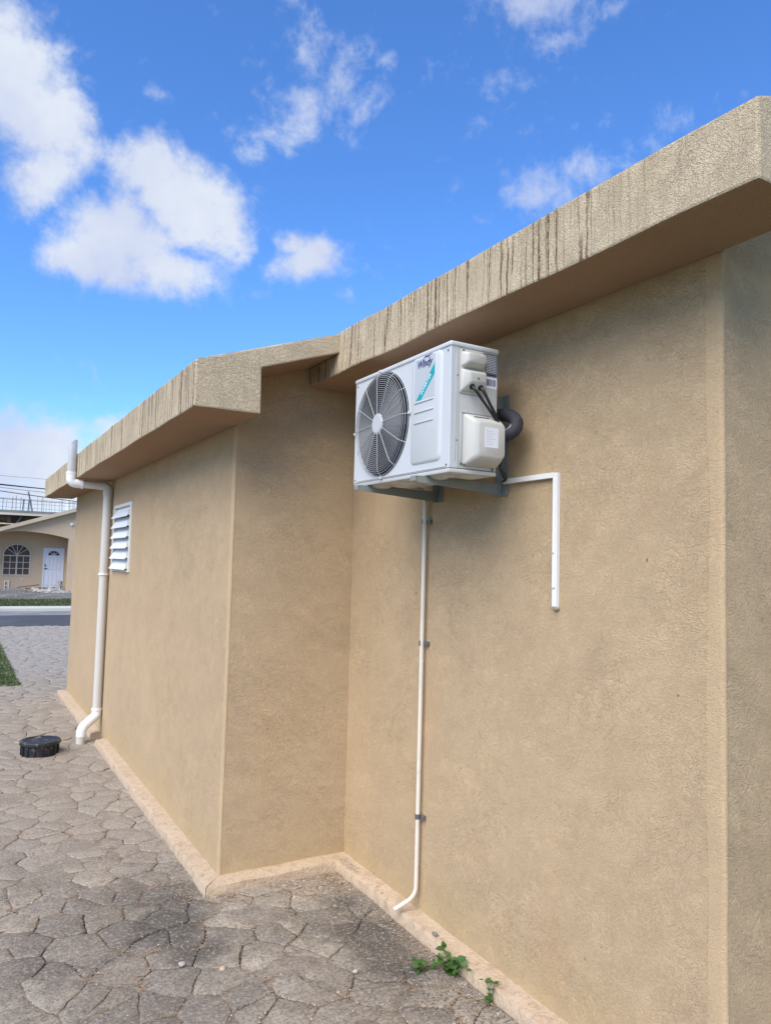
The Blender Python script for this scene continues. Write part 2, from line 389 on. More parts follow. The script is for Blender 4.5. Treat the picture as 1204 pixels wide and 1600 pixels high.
def cyl(bm, c, axis, r, h, seg=24, r2=None):
    c = Vector(c); a = Vector(axis).normalized()
    r2 = r if r2 is None else r2
    n = a.orthogonal().normalized(); b = a.cross(n)
    A = [bm.verts.new(c+(n*math.cos(2*PI*k/seg)+b*math.sin(2*PI*k/seg))*r) for k in range(seg)]
    B = [bm.verts.new(c+a*h+(n*math.cos(2*PI*k/seg)+b*math.sin(2*PI*k/seg))*r2) for k in range(seg)]
    for k in range(seg): bm.faces.new((A[k], A[(k+1) % seg], B[(k+1) % seg], B[k]))
    bm.faces.new(A[::-1]); bm.faces.new(B)
def prism_y(bm, prof, ys, wob=0.0, seed=0):
    """closed x-z profile swept along y through the stations ys, corners wandering by wob"""
    rings = []
    for j, y in enumerate(ys):
        ring = []
        for i, (x, z) in enumerate(prof):
            dx = wob*noise.noise(Vector((y*2.1, i*7.3+seed, 1))) ; dz = wob*noise.noise(Vector((y*2.7, i*5.1+seed, 9)))
            dz += .5*wob*noise.noise(Vector((y*13, i*3.1+seed, 4)))
            ring.append(bm.verts.new((x+dx, y, z+dz)))
        rings.append(ring)
    n = len(prof)
    for a, b in zip(rings, rings[1:]):
        for k in range(n): bm.faces.new((a[k], a[(k+1) % n], b[(k+1) % n], b[k]))
    bm.faces.new(rings[0][::-1]); bm.faces.new(rings[-1])
def stations(a, b, step):
    n = max(1, round((b-a)/step)); return [a+(b-a)*i/n for i in range(n+1)]
def bevel_mod(o, w_, seg=3, ang=40):
    md = o.modifiers.new('bevel', 'BEVEL'); md.width = w_; md.segments = seg; md.limit_method = 'ANGLE'; md.angle_limit = R(ang)
    md.harden_normals = False
    return o
def text_mesh(name, body, m, parent, size, mat4, shear=0.0, bold=0.0, extr=.0002, spacing=1.0, sx_=1.0):
    cu = bpy.data.curves.new(name, 'FONT'); cu.body = body; cu.size = size; cu.shear = shear; cu.offset = bold; cu.extrude = extr
    cu.space_character = spacing; cu.align_x = 'CENTER'; cu.align_y = 'CENTER'; cu.resolution_u = 3
    to = bpy.data.objects.new(name+'_curve', cu); COL.objects.link(to)
    dg = bpy.context.evaluated_depsgraph_get()
    me = bpy.data.meshes.new_from_object(to.evaluated_get(dg)); me.name = name
    bpy.data.objects.remove(to); bpy.data.curves.remove(cu)
    me.transform(mat4 @ Matrix.Diagonal((sx_, 1, 1, 1))); me.materials.clear(); me.materials.append(m)
    return link(bpy.data.objects.new(name, me), parent)

# ================================================================== SETTING: ground
gp = mesh_obj('ground', [(-600, -300, -.13), (900, -300, -.13), (900, 1200, -.13), (-600, 1200, -.13)], [(0, 1, 2, 3)], m_field)
tag(gp, 'flat ground of dry grass and earth round the houses', kind='structure')
def slab(name, x0, y0, x1, y1, z, m, label, th=.08, parent=None, bev=0):
    bm = bmesh.new(); box(bm, x0, y0, z-th, x1, y1, z, bev); o = bm_obj(name, bm, m, parent)
    if parent is None: tag(o, label, kind='structure')
    return o
slab('road', -60, 18.75, 80, 21.95, .0, m_asph, 'dark grey asphalt road across the end of the yard')
slab('pavement', -60, 21.95, 80, 23.5, .004, m_walk, 'pale grey concrete strip beyond the asphalt road')
slab('kerb', -60, 23.5, 80, 24.3, .10, m_kerb, 'cream kerb edge in front of the verge', .2, None, .02)
slab('verge', -60, 24.3, 80, 28.6, .03, m_lawn, 'green grass verge between kerb and soil heap', .15)
slab('lawn', -7, 10.25, .79, 16.6, -.005, m_lawn, 'square lawn bed beside the paving', .1)

# ------------------------------------------------------------------ paved yard
pa = NT  # (keeps the name short below)
yard = tag(empty('paved_yard', (1.0, 4.0, 0)), 'yard of irregular grey concrete pavers beside the tan house', kind='structure')
XA, XB, YA, YB = -3.2, 2.4, .3, 18.75
def bed_z(x, y):
    n = noise.fractal(Vector((x*3.1, y*3.1, 2.2)), 1.0, 2.0, 3) ; n2 = noise.noise(Vector((x*17, y*17, 5)))
    far = min(1, max(0, (y-3.6)/2.0))*.0015
    return -.0052 + .0105*n + .0022*n2 + far
def grid(name, x0, x1, y0, y1, st, zf, m, parent):
    nx, ny = int((x1-x0)/st)+1, int((y1-y0)/st)+1
    vs = [(x0+i*st, y0+j*st, zf(x0+i*st, y0+j*st)) for j in range(ny) for i in range(nx)]
    fs = [(j*nx+i, j*nx+i+1, (j+1)*nx+i+1, (j+1)*nx+i) for j in range(ny-1) for i in range(nx-1)]
    return mesh_obj(name, vs, fs, m, parent, True)
bd = grid('joint_sand', -1.0, 2.0, 1.6, 9.0, .02, lambda x, y: min(bed_z(x, y), .0028), m_bed, yard); tag(bd, kind='stuff')
bd.location = -yard.location
for (q0, q1, r0, r1) in ((-3.3, -1.0, .2, 18.75), (-1.0, 2.4, .2, 1.6), (-1.0, 6.0, 9.0, 18.75)):
    o = grid('joint_sand', q0, q1+.001, r0, r1, (q1-q0)/round((q1-q0)/.1), lambda x, y: -.008, m_bed, yard); o.location = -yard.location; tag(o, kind='stuff')

SP = .180
seeds = {}
rr_ = random.Random(11)
ci0, ci1, cj0, cj1 = int(XA/SP)-2, int(6.2/SP)+2, int(YA/(SP*.86))-2, int(YB/(SP*.86))+2
for j in range(cj0, cj1+1):
    for i in range(ci0, ci1+1):
        x = (i+.5*(j % 2))*SP + rr_.uniform(-.52, .52)*SP; y = j*SP*.86 + rr_.uniform(-.48, .48)*SP
        seeds[(i, j)] = (x, y)
def cell(i, j):
    cx, cy = seeds[(i, j)]
    poly = [(cx-.5, cy-.5), (cx+.5, cy-.5), (cx+.5, cy+.5), (cx-.5, cy+.5)]
    for dj in range(-3, 4):
        for di in range(-3, 4):
            if di == dj == 0: continue
            q = seeds.get((i+di, j+dj))
            if not q: continue
            mx, my = (cx+q[0])/2, (cy+q[1])/2; nx, ny = q[0]-cx, q[1]-cy
            out = []; L = len(poly)
            for k in range(L):
                a, b = poly[k], poly[(k+1) % L]
                da = (a[0]-mx)*nx+(a[1]-my)*ny; db = (b[0]-mx)*nx+(b[1]-my)*ny
                if da <= 0: out.append(a)
                if (da < 0 < db) or (db < 0 < da):
                    t = da/(da-db); out.append((a[0]+(b[0]-a[0])*t, a[1]+(b[1]-a[1])*t))
            poly = out
            if len(poly) < 3: return None
    return poly
def warp2(x, y):
    # makes the shared joints wander, so neighbours still fit
    return (x + .022*noise.noise(Vector((x*6, y*6, 1))) + .0075*noise.noise(Vector((x*26, y*26, 3))) + .0028*noise.noise(Vector((x*75, y*75, 3))),
            y + .022*noise.noise(Vector((x*6, y*6, 7))) + .0075*noise.noise(Vector((x*26, y*26, 8))) + .0028*noise.noise(Vector((x*75, y*75, 8))))
def paver_geo(poly, c, fine):
    """rings of a stone with worn, rounded arris; local to c"""
    cx, cy = c; pts = []
    L = len(poly)
    for k in range(L):
        a, b = poly[k], poly[(k+1) % L]; ln = math.hypot(b[0]-a[0], b[1]-a[1])
        if ln < .012: pts.append(a); continue
        n = max(1, int(ln/(.016 if fine else .06)))
        for s in range(n): pts.append((a[0]+(b[0]-a[0])*s/n, a[1]+(b[1]-a[1])*s/n))
    # round the corners a little, then inset
    n = len(pts)
    if fine:
        pts = [((pts[k-1][0]+7*pts[k][0]+pts[(k+1) % n][0])/9, (pts[k-1][1]+7*pts[k][1]+pts[(k+1) % n][1])/9) for k in range(n)]
    pts = [warp2(*p) for p in pts]
    tz = rr_.uniform(-.0035, .0030); gx, gy = rr_.uniform(-.012, .012), rr_.uniform(-.012, .012)
    gap = rr_.uniform(.0020, .0048)
    vs, fs = [], []
    for (ins, z) in ((gap, -.04), (gap, -.006), (gap+.0015, -.0012), (gap+.005, 0)):
        for (x, y) in pts:
            dx, dy = x-cx, y-cy; ll = math.hypot(dx, dy) or 1
            k = max(.2, (ll-ins)/ll); X, Y = dx*k, dy*k
            zz = z + (tz+gx*X+gy*Y if z > -.03 else 0)
            if z > -.003: zz += .0022*noise.noise(Vector(((cx+X)*22, (cy+Y)*22, 1)))
            vs.append((X, Y, zz))
    vs.append((0, 0, tz+.0008)); c_i = len(vs)-1
    for r in range(3):
        for k in range(n): fs.append((r*n+k, r*n+(k+1) % n, (r+1)*n+(k+1) % n, (r+1)*n+k))
    for k in range(n): fs.append((3*n+k, 3*n+(k+1) % n, c_i))
    return vs, fs
cand = []
for (i, j), (x, y) in seeds.items():
    if not (YA < y < YB-.1): continue
    if x < XA: continue
    if x > 1.98 and y < 9.35: continue
    if x > 5.5: continue
    if x > 1.30 and 3.72 < y < 9.3: continue
    if x < .74 and 10.3 < y < 16.5: continue
    p = cell(i, j)
    if p is None: continue
    # size in the photograph's view decides which stones are parts of their own
    v = Vector((x, y, -1.6)); dz = v.dot(fw); s = 0
    if dz > .3:
        px = 602+FPX*v.dot(rt2)/dz; py = 800-FPX*v.dot(up2)/dz
        if -60 < px < 1264 and -60 < py < 1690: s = 1/dz**2
    cand.append((s, x, y, p))
cand.sort(key=lambda q: -q[0])
rest_v, rest_f, rest_t = [], [], []
for k, (s, x, y, p) in enumerate(cand):
    vs, fs = paver_geo(p, (x, y), s > 0 and y < 8)
    tv = rr_.random()
    if k < 299 and s > 0:
        o = mesh_obj('paver', vs, fs, m_pav, yard, True)
        o.location = Vector((x, y, 0)) - yard.location
        at = o.data.attributes.new('tint', 'FLOAT', 'POINT'); at.data.foreach_set('value', [tv]*len(vs))
    else:
        b0 = len(rest_v); rest_v += [(a+x, b+y, c) for a, b, c in vs]; rest_f += [tuple(b0+q for q in f) for f in fs]; rest_t += [tv]*len(vs)
o = mesh_obj('paver_field', rest_v, rest_f, m_pav, yard, True); o.location = -yard.location; tag(o, kind='stuff')
at = o.data.attributes.new('tint', 'FLOAT', 'POINT'); at.data.foreach_set('value', rest_t)

# ================================================================== THE TAN HOUSE
AX, BX, CY, EY, GY = 1.900, 1.210, 3.652, 1.360, 9.380
Z1, Z2 = 2.543, 2.289
house = tag(empty('house', (BX, CY, 0)), 'near single-storey tan stucco house with jutting corner and streaked concrete eaves', 'house')
def hpart(o): o.location = -house.location + o.location; return o
def zt(x): return 2.505 + .34*(x-.893)
RX = 5.5
def wall_mesh():
    bm = bmesh.new()
    def quad(ps): bm.faces.new([bm.verts.new(p) for p in ps])
    # side wall x=AX
    # left wall with the louvre opening
    wy0, wy1, wz0, wz1 = 6.135, 6.90, 1.480, 2.052
    ys = [CY, wy0, wy1, GY]; zs = [-.05, wz0, wz1, Z2+.03]
    g = {(i, j): bm.verts.new((BX, ys[i], zs[j])) for i in range(4) for j in range(4)}
    for i in range(3):
        for j in range(3):
            if (i, j) != (1, 1): bm.faces.new((g[i, j], g[i, j+1], g[i+1, j+1], g[i+1, j]))
    q = {k: bm.verts.new((BX+.14, *k)) for k in ((wy0, wz0), (wy1, wz0), (wy1, wz1), (wy0, wz1))}
    ring = [(1, 1), (2, 1), (2, 2), (1, 2)]; qk = list(q)
    for k in range(4):
        a, b = ring[k], ring[(k+1) % 4]
        bm.faces.new((g[a], g[b], q[qk[(k+1) % 4]], q[qk[k]]))
    # return wall y=CY (sloping head under the roof slab)
    e0 = [g[0, j] for j in range(4)]
    top_l = bm.verts.new((BX+.002, CY, zt(BX)-.05)); 
    ia = bm.verts.new((AX, CY, -.05)); ib = bm.verts.new((AX, CY, zt(AX)-.05))
    bm.faces.new((e0[0], ia, ib, top_l, e0[3], e0[2], e0[1]))
    # near side wall
    na = bm.verts.new((AX, EY, -.05)); nb = bm.verts.new((AX, EY, Z1+.03)); nc = bm.verts.new((AX, CY, Z1+.03))
    bm.faces.new((ia, na, nb, ib))
    # end wall facing the camera side, gable shaped
    er = bm.verts.new((9.1, EY, -.05)); et = bm.verts.new((9.1, EY, zt(1.9)-.05)); ek = bm.verts.new((RX, EY, zt(RX)-.05)); el = bm.verts.new((AX+.002, EY, zt(AX)-.05))
    bm.faces.new((na, er, et, ek, el, nb))
    # far end and back
    fa = g[3, 0]; f3 = g[3, 3]
    fr = bm.verts.new((9.1, GY, -.05)); ft = bm.verts.new((9.1, GY, zt(1.9)-.05)); fk = bm.verts.new((RX, GY, zt(RX)-.05)); fl = bm.verts.new((BX+.002, GY, zt(BX)-.05))
    bm.faces.new((fa, g[3, 1], g[3, 2], f3, fl, fk, ft, fr))
    bm.faces.new((er, fr, ft, et))
    bm.verts.ensure_lookup_table()
    bmesh.ops.delete(bm, geom=[nc], context='VERTS')
    # arris rounding on the outer corners
    def vert_edges(x, y): return [e for e in bm.edges if all(abs(v.co.x-x) < 1e-4 and abs(v.co.y-y) < 1e-4 for v in e.verts)]
    for (x, y) in ((BX, CY), (AX, EY), (BX, GY)):
        es = vert_edges(x, y)
        if es: bmesh.ops.bevel(bm, geom=es, offset=.016, segments=4, affect='EDGES', profile=.5)
    return bm
wl = hpart(bm_obj('wall', wall_mesh(), m_wall, house, True))
# smooth plaster beads on the two outer corners (a few mm proud)
def bead(x, y, z1_, wd):
    bm = bmesh.new(); t = .0011
    prof = [(x-t, y+wd), (x-t, y+.015), (x-t*.6+.001, y+.005), (x+.005, y-t*.6+.001), (x+.012, y-t*.6), (x+.016, y+.001), (x+.018, y+.012), (x+.02, y+.03), (x+.012, y+wd)]
    zs = stations(.03, z1_, .05); rings = []
    for k, z in enumerate(zs):
        s = 1+.25*noise.noise(Vector((z*3, x, y)))
        wx_, wy_ = .0016*noise.noise(Vector((z*9, x, 3)))-.0004, .0016*noise.noise(Vector((z*9, 7, y)))-.0004
        rings.append([bm.verts.new((px+wx_, (py if abs(py-y) < .02 else y+(py-y)*s)+wy_, z)) for px, py in prof])
    n = len(prof)
    for a, b in zip(rings, rings[1:]):
        for k in range(n): bm.faces.new((a[k], a[(k+1) % n], b[(k+1) % n], b[k]))
    bm.faces.new(rings[0][::-1]); bm.faces.new(rings[-1])
    return hpart(bm_obj('corner_bead', bm, m_bead, house, True))
bead(AX, EY, Z1-.002, .055); bead(BX, CY, Z2-.002, .035)
# roof slabs with boxed eaves; profile in x-z, swept along y
def roof_piece(name, prof, y0, y1, m, seed, wob=.006):
    bm = bmesh.new(); prism_y(bm, prof, stations(y0, y1, .14), wob, seed)
    bm.normal_update(); bmesh.ops.recalc_face_normals(bm, faces=bm.faces)
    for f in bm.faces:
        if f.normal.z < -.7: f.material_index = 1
    o = hpart(bm_obj(name, bm, [m, m_soff_shade], house, False, False)); bevel_mod(o, .008, 2, 50); return o
XR = 2*RX
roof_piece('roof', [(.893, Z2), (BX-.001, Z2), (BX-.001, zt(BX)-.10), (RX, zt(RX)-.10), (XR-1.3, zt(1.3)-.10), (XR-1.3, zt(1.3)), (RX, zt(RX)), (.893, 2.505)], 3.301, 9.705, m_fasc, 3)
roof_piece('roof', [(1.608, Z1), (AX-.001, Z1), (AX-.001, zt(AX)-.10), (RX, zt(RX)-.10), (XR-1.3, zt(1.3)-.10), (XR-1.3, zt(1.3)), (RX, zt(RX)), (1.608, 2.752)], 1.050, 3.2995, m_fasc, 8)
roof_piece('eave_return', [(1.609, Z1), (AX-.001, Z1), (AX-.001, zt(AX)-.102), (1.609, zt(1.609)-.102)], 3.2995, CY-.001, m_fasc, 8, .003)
# plinth kerb round the foot of the walls
def plinth(path):
    """path: list of ((x,y),(nx,ny)) outward mitre vectors"""
    prof = [(0.0, -.05), (1.0, -.05), (1.02, .0), (.86, .036), (.72, .046), (.0, .060)]
    pts = []
    for (a, na), (b, nb) in zip(path, path[1:]):
        L = math.hypot(b[0]-a[0], b[1]-a[1]); n = max(1, int(L/.06))
        for k in range(n): pts.append((a[0]+(b[0]-a[0])*k/n, a[1]+(b[1]-a[1])*k/n, na[0]+(nb[0]-na[0])*(k/n), na[1]+(nb[1]-na[1])*(k/n), k == 0))
    # keep offsets constant along a straight run: use the run's own normal except at mitres
    pts.append((*path[-1][0], *path[-1][1], True))
    bm = bmesh.new(); rings = []
    for (x, y, nx, ny, mit) in pts:
        ring = []
        for i, (o_, z) in enumerate(prof):
            wv_ = 0 if o_ == 0 else .006*noise.noise(Vector((x*5, y*5, i*2.0)))+.0025*noise.noise(Vector((x*26, y*26, i*3.0)))
            zz = z + (.004*noise.noise(Vector((x*7, y*7, 9+i))) if z > .01 else 0)
            D = .092*o_ + wv_
            ring.append(bm.verts.new((x+nx*D + (.004 if i == 5 and False else 0), y+ny*D, zz)))
        rings.append(ring)
    n = len(prof)
    for a, b in zip(rings, rings[1:]):
        for k in range(n): bm.faces.new((a[k], a[(k+1) % n], b[(k+1) % n], b[k]))
    bm.faces.new(rings[0][::-1]); bm.faces.new(rings[-1])
    o = hpart(bm_obj('plinth', bm, m_plinth, house, True)); bevel_mod(o, .005, 2, 30)
e = .006   # the back of the plinth sits just inside the render
def run(a, b, na, nb):
    """straight run between mitres: interpolate only within the last/first few cm by construction"""
    return [(a, na), (b, nb)]
# near wall + return + left wall as separate mitred runs (the normals differ only by the mitre, handled by offsetting both ends)
def plinth_run(p0, p1, nrm, m0, m1):
    """p0->p1 wall line, nrm outward; m0/m1: how far the ends shift along the run per unit offset"""
    d_ = Vector((p1[0]-p0[0], p1[1]-p0[1])); L = d_.length; d_ /= L
    prof = [(0.0, -.05), (1.02, -.05), (1.02, .0), (.95, .041), (.90, .046), (.0, .055)]
    n = int(L/.05); bm = bmesh.new(); rings = []
    for k in range(n+1):
        t = k/n; ring = []
        for i, (o_, z) in enumerate(prof):
            D = .092*o_ ; 
            s0 = m0*D; s1 = L + m1*D; s = s0+(s1-s0)*t
            x, y = p0[0]+d_.x*s, p0[1]+d_.y*s
            if o_: D += (.006*noise.noise(Vector((x*4, y*4, i*.4)))+.0038*noise.noise(Vector((x*23, y*23, i*1.0))))
            zz = z + (.005*noise.noise(Vector((x*5, y*5, 9)))+.002*noise.noise(Vector((x*30, y*30, i))) if z > .01 else 0)
            ring.append(bm.verts.new((x+nrm[0]*D, y+nrm[1]*D, zz)))
        rings.append(ring)
    n_ = len(prof)
    for a, b in zip(rings, rings[1:]):
        for k in range(n_): bm.faces.new((a[k], a[(k+1) % n_], b[(k+1) % n_], b[k]))
    bm.faces.new(rings[0][::-1]); bm.faces.new(rings[-1])
    hpart(bm_obj('plinth', bm, m_plinth, house, True))
plinth_run((AX+e, EY+e), (AX+e, CY+e), (-1, 0), -1, -1)
plinth_run((AX+e, CY+e), (BX+e, CY+e), (0, -1), -1, 1)
plinth_run((BX+e, CY+e), (BX+e, 6.80), (-1, 0), -1, 0)
plinth_run((BX+e, 7.08), (BX+e, GY-e), (-1, 0), 0, 1)
plinth_run((9.1, EY+e), (AX+e, EY+e), (0, -1), 0, 1)
plinth_run((BX+e, GY-e), (9.1, GY-e), (0, 1), -1, 0)
# ------------------------------------------------------------------ louvre window
lw = bpy.data.objects.new('window', None); link(lw, house); lw.location = Vector((BX, 6.5, 1.48)) - house.location
tag(lw, 'white six-slat aluminium louvre window')
def lpart(o): o.location = Vector((-BX, -6.5, -1.48)) + o.location; return o
bm = bmesh.new()
box(bm, BX-.012, 6.137, 1.482, BX+.05, 6.185, 2.050, .002); box(bm, BX-.010, 6.862, 1.482, BX+.05, 6.898, 2.050, .002)
box(bm, BX-.012, 6.186, 2.026, BX+.05, 6.861, 2.050, .002); box(bm, BX-.012, 6.186, 1.482, BX+.05, 6.861, 1.500, .002)
lpart(bm_obj('frame', bm, m_frame, lw))
bm = bmesh.new(); box(bm, BX+.10, 6.15, 1.49, BX+.13, 6.89, 2.045); lpart(bm_obj('dark_backing', bm, m_dark, lw))
for k in range(6):
    zc = 1.555+k*.0865; a = R(33)
    bm = bmesh.new(); box(bm, -.003, -.333, -.056, .003, .333, .056, .0015)
    bmesh.ops.rotate(bm, verts=bm.verts, cent=(0, 0, 0), matrix=Matrix.Rotation(a, 3, 'Y'))
    bmesh.ops.translate(bm, verts=bm.verts, vec=(BX-.006, 6.523, zc-.008))
    lpart(bm_obj('slat', bm, m_louv, lw))
for k in range(6):
    zc = 1.550+k*.0865
    bm = bmesh.new(); box(bm, BX-.026, 6.187, zc-.040, BX+.012, 6.190, zc+.004)
    lpart(bm_obj('slat_clip', bm, m_frame, lw))

# ================================================================== AIR CONDITIONER
AC = tag(empty('air_conditioner', (1.520, 2.560, 1.935), R(-90)), 'white outdoor air conditioner unit with round fan grille mounted high on tan wall', 'air conditioner')
WH, HH, DD = .370, .485, .215      # half width, height, depth; local x right, y into the wall, z up
FC = Vector((-.131, 0, .250)); FR = .220
# front panel with the round opening, returns round the sides
bm = bmesh.new()
angs = sorted(set([2*PI*k/96 for k in range(96)] + [math.atan2(zc-FC.z, xc-FC.x) % (2*PI) for xc in (-WH, WH) for zc in (.018, HH-.010)]))
def rect_pt(a):
    dx, dz = math.cos(a), math.sin(a); ts = []
    if dx > 1e-9: ts.append((WH-FC.x)/dx)
    if dx < -1e-9: ts.append((-WH-FC.x)/dx)
    if dz > 1e-9: ts.append((HH-.010-FC.z)/dz)
    if dz < -1e-9: ts.append((.018-FC.z)/dz)
    t = min(ts); return FC.x+dx*t, FC.z+dz*t
outer, outer_b, c0, c1, c2 = [], [], [], [], []
for a in angs:
    x, z = rect_pt(a); outer.append(bm.verts.new((x, 0, z))); outer_b.append(bm.verts.new((x, .036, z)))
    cx_, cz_ = math.cos(a), math.sin(a)
    c0.append(bm.verts.new((FC.x+cx_*FR*1.012, 0, FC.z+cz_*FR*1.012)))
    c1.append(bm.verts.new((FC.x+cx_*FR, .008, FC.z+cz_*FR)))
n = len(angs)
for k in range(n):
    q = (k+1) % n
    bm.faces.new((outer[k], outer[q], c0[q], c0[k])); bm.faces.new((c0[k], c0[q], c1[q], c1[k]))
    bm.faces.new((outer[k], outer_b[k], outer_b[q], outer[q]))
fp = bm_obj('front_panel', bm, m_ac, AC, True)
md = bevel_mod(fp, .010, 4, 80)
bm = bmesh.new(); box(bm, -WH+.003, .030, .020, WH-.003, DD, HH-.012, .004); 
# body is the rear casing: hollow look comes from the dark drum below, so cut nothing, but start it behind the fan drum
bm.free()
bm = bmesh.new()
box(bm, .078, .037, .020, WH-.002, DD, HH-.012, .003)                    # compressor side of the casing
box(bm, -WH+.002, .150, .020, .0775, DD-.012, HH-.012, .003)
box(bm, -WH+.002, .037, .020, -WH+.006, .1495, HH-.012)
box(bm, -WH+.0062, .037, .020, .0775, .1495, .024); box(bm, -WH+.0062, .037, HH-.0165, .0775, .1495, HH-.0125)
bm_obj('casing', bm, m_acs, AC, True)
# top cover with overlapping lip
bm = bmesh.new(); box(bm, -WH-.004, -.005, HH-.020, WH+.004, DD+.004, HH, .007, 4); bm_obj('top_cover', bm, m_ac, AC, True)
# base pan with stamped bulges below
bm = bmesh.new()
box(bm, -WH+.001, .001, .002, WH-.001, DD, .0175, .003)
base_o = bm_obj('base_pan', bm, m_acs, AC, True)
for (x, y, sx_, sy_) in ((-.25, .07, .06, .05), (-.13, .12, .05, .06), (-.02, .07, .05, .045), (.06, .14, .045, .04), (.22, .06, .05, .04), (.32, .13, .035, .06), (.30, .05, .03, .03)):
    bm = bmesh.new(); r_ = bmesh.ops.create_uvsphere(bm, u_segments=14, v_segments=8, radius=1)
    bmesh.ops.scale(bm, vec=(sx_, sy_, .014), verts=r_['verts']); bmesh.ops.translate(bm, vec=(x, y, .004), verts=r_['verts'])
    bm_obj('base_bulge', bm, m_acs, AC, True)
# raised pressed panel on the right of the front
def round_rect(x0, z0, x1, z1, r, n=6):
    out = []
    for (cx_, cz_, a0) in ((x1-r, z0+r, -90), (x1-r, z1-r, 0), (x0+r, z1-r, 90), (x0+r, z0+r, 180)):
        for k in range(n+1):
            a = R(a0+90*k/n); out.append((cx_+r*math.cos(a), cz_+r*math.sin(a)))
    return out
def raised(bm, loops):
    """loops: list of (outline, y) from base to top"""
    rs = [[bm.verts.new((x, y, z)) for x, z in o_] for o_, y in loops]
    for a, b in zip(rs, rs[1:]):
        for k in range(len(a)): bm.faces.new((a[k], a[(k+1) % len(a)], b[(k+1) % len(a)], b[k]))
    bm.faces.new(rs[-1])
bm = bmesh.new()
raised(bm, [(round_rect(.106, .048, .318, .470, .026), .001), (round_rect(.110, .052, .314, .466, .024), -.003), (round_rect(.118, .060, .306, .458, .018), -.007)])
bm_obj('pressed_panel', bm, m_ac, AC, True)
for z in (.290, .252, .211):
    bm = bmesh.new(); box(bm, .137, -.0105, z-.004, .270, -.0068, z+.002, .0016); bm_obj('pressed_rib', bm, m_ac, AC, True)
bm = bmesh.new(); box(bm, -.33, -.0022, .0225, .352, -.0002, .0275, .0008); bm_obj('lower_trim', bm, m_acs, AC)
for (x, z) in ((-.352, .030), (.352, .030), (.352, .452), (-.352, .452)):
    bm = bmesh.new(); cyl(bm, (x, -.0002, z), (0, -1, 0), .0036, .0022, 12); bm_obj('screw', bm, m_screw, AC)
for z in (.12, .36):
    bm = bmesh.new(); cyl(bm, (WH-.002, .0305, z), (1, 0, 0), .0034, .0022, 12); bm_obj('screw', bm, m_screw, AC)
# fan drum, coil and propeller
bm = bmesh.new()
N = 96; A_ = [bm.verts.new((FC.x+FR*math.cos(2*PI*k/N), .0082, FC.z+FR*math.sin(2*PI*k/N))) for k in range(N)]
B_ = [bm.verts.new((FC.x+FR*.965*math.cos(2*PI*k/N), .140, FC.z+FR*.965*math.sin(2*PI*k/N))) for k in range(N)]
for k in range(N): bm.faces.new((A_[k], A_[(k+1) % N], B_[(k+1) % N], B_[k]))
bm.faces.new(B_); bm_obj('fan_drum', bm, m_dark, AC, True)
bm = bmesh.new()
for k in range(44):
    x = FC.x-.205+k*.0095; h = math.sqrt(max(0, .205**2-(x-FC.x)**2))
    if h > .02: box(bm, x, .128, FC.z-h, x+.0022, .138, FC.z+h)
bm_obj('coil_fins', bm, m_fins, AC)
fan = bpy.data.objects.new('fan', None); link(fan, AC); fan.location = (FC.x, .075, FC.z)
bm = bmesh.new(); cyl(bm, (0, -.03, 0), (0, 1, 0), .045, .06, 32); bm_obj('fan_hub', bm, m_fan, fan, True)
bl = None
for q in range(3):
    bm = bmesh.new(); a0 = q*2*PI/3+.5; nr, na = 7, 9; vv = []
    for i in range(nr):
        r = .042+(.198-.042)*i/(nr-1); sp = .55+.38*i/(nr-1)
        for j in range(na):
            t = j/(na-1); a = a0 + sp*2*(t-.5) + .25*(i/(nr-1)); y = .032*(t-.5)*2*(1-.3*i/(nr-1))
            vv.append(bm.verts.new((r*math.cos(a), y, r*math.sin(a))))
    for i in range(nr-1):
        for j in range(na-1): bm.faces.new((vv[i*na+j], vv[i*na+j+1], vv[(i+1)*na+j+1], vv[(i+1)*na+j]))
    bmesh.ops.solidify(bm, geom=bm.faces[:], thickness=.002)
    bm_obj('fan_blade', bm, m_fan, fan, True)
# wire guard
def gy(r):  # dome profile
    t = r/FR; return -.020 + .0 if t < .86 else -.020+.024*((t-.86)/.17)**2
bm = bmesh.new()
rad = .046
rlist = [.046+.0082*k for k in range(22)]
for r in rlist + [FR*1.012]:
    y = gy(r); pth = [(FC.x+r*math.cos(2*PI*k/56), y, FC.z+r*math.sin(2*PI*k/56)) for k in range(57)]
    tube(bm, pth, (.00092 if r < FR else .0015), 5, cap=False)
rings_o = bm_obj('fan_guard', bm, m_guard, AC, True)
bm = bmesh.new()
for k in range(12):
    a = R(30*k+3)
    pth = [(FC.x+r*math.cos(a), gy(r)-.0022, FC.z+r*math.sin(a)) for r in [.030+.0242*i for i in range(8)]+[FR*1.03]]
    tube(bm, pth, .0012, 6)
bm_obj('guard_spokes', bm, m_guard, AC, True)
bm = bmesh.new(); cyl(bm, (FC.x, -.018, FC.z), (0, -1, 0), .044, .005, 40, .041); cyl(bm, (FC.x, -.0232, FC.z), (0, -1, 0), .037, .001, 40, .036)
bm_obj('guard_badge', bm, m_guard, AC, True)
for a in (R(3), R(93), R(183), R(273)):
    bm = bmesh.new(); x, z = FC.x+FR*1.035*math.cos(a), FC.z+FR*1.035*math.sin(a)
    box(bm, x-.006, -.010, z-.006, x+.006, -.0002, z+.006, .002)
    bm_obj('guard_clip', bm, m_ac, AC, True)
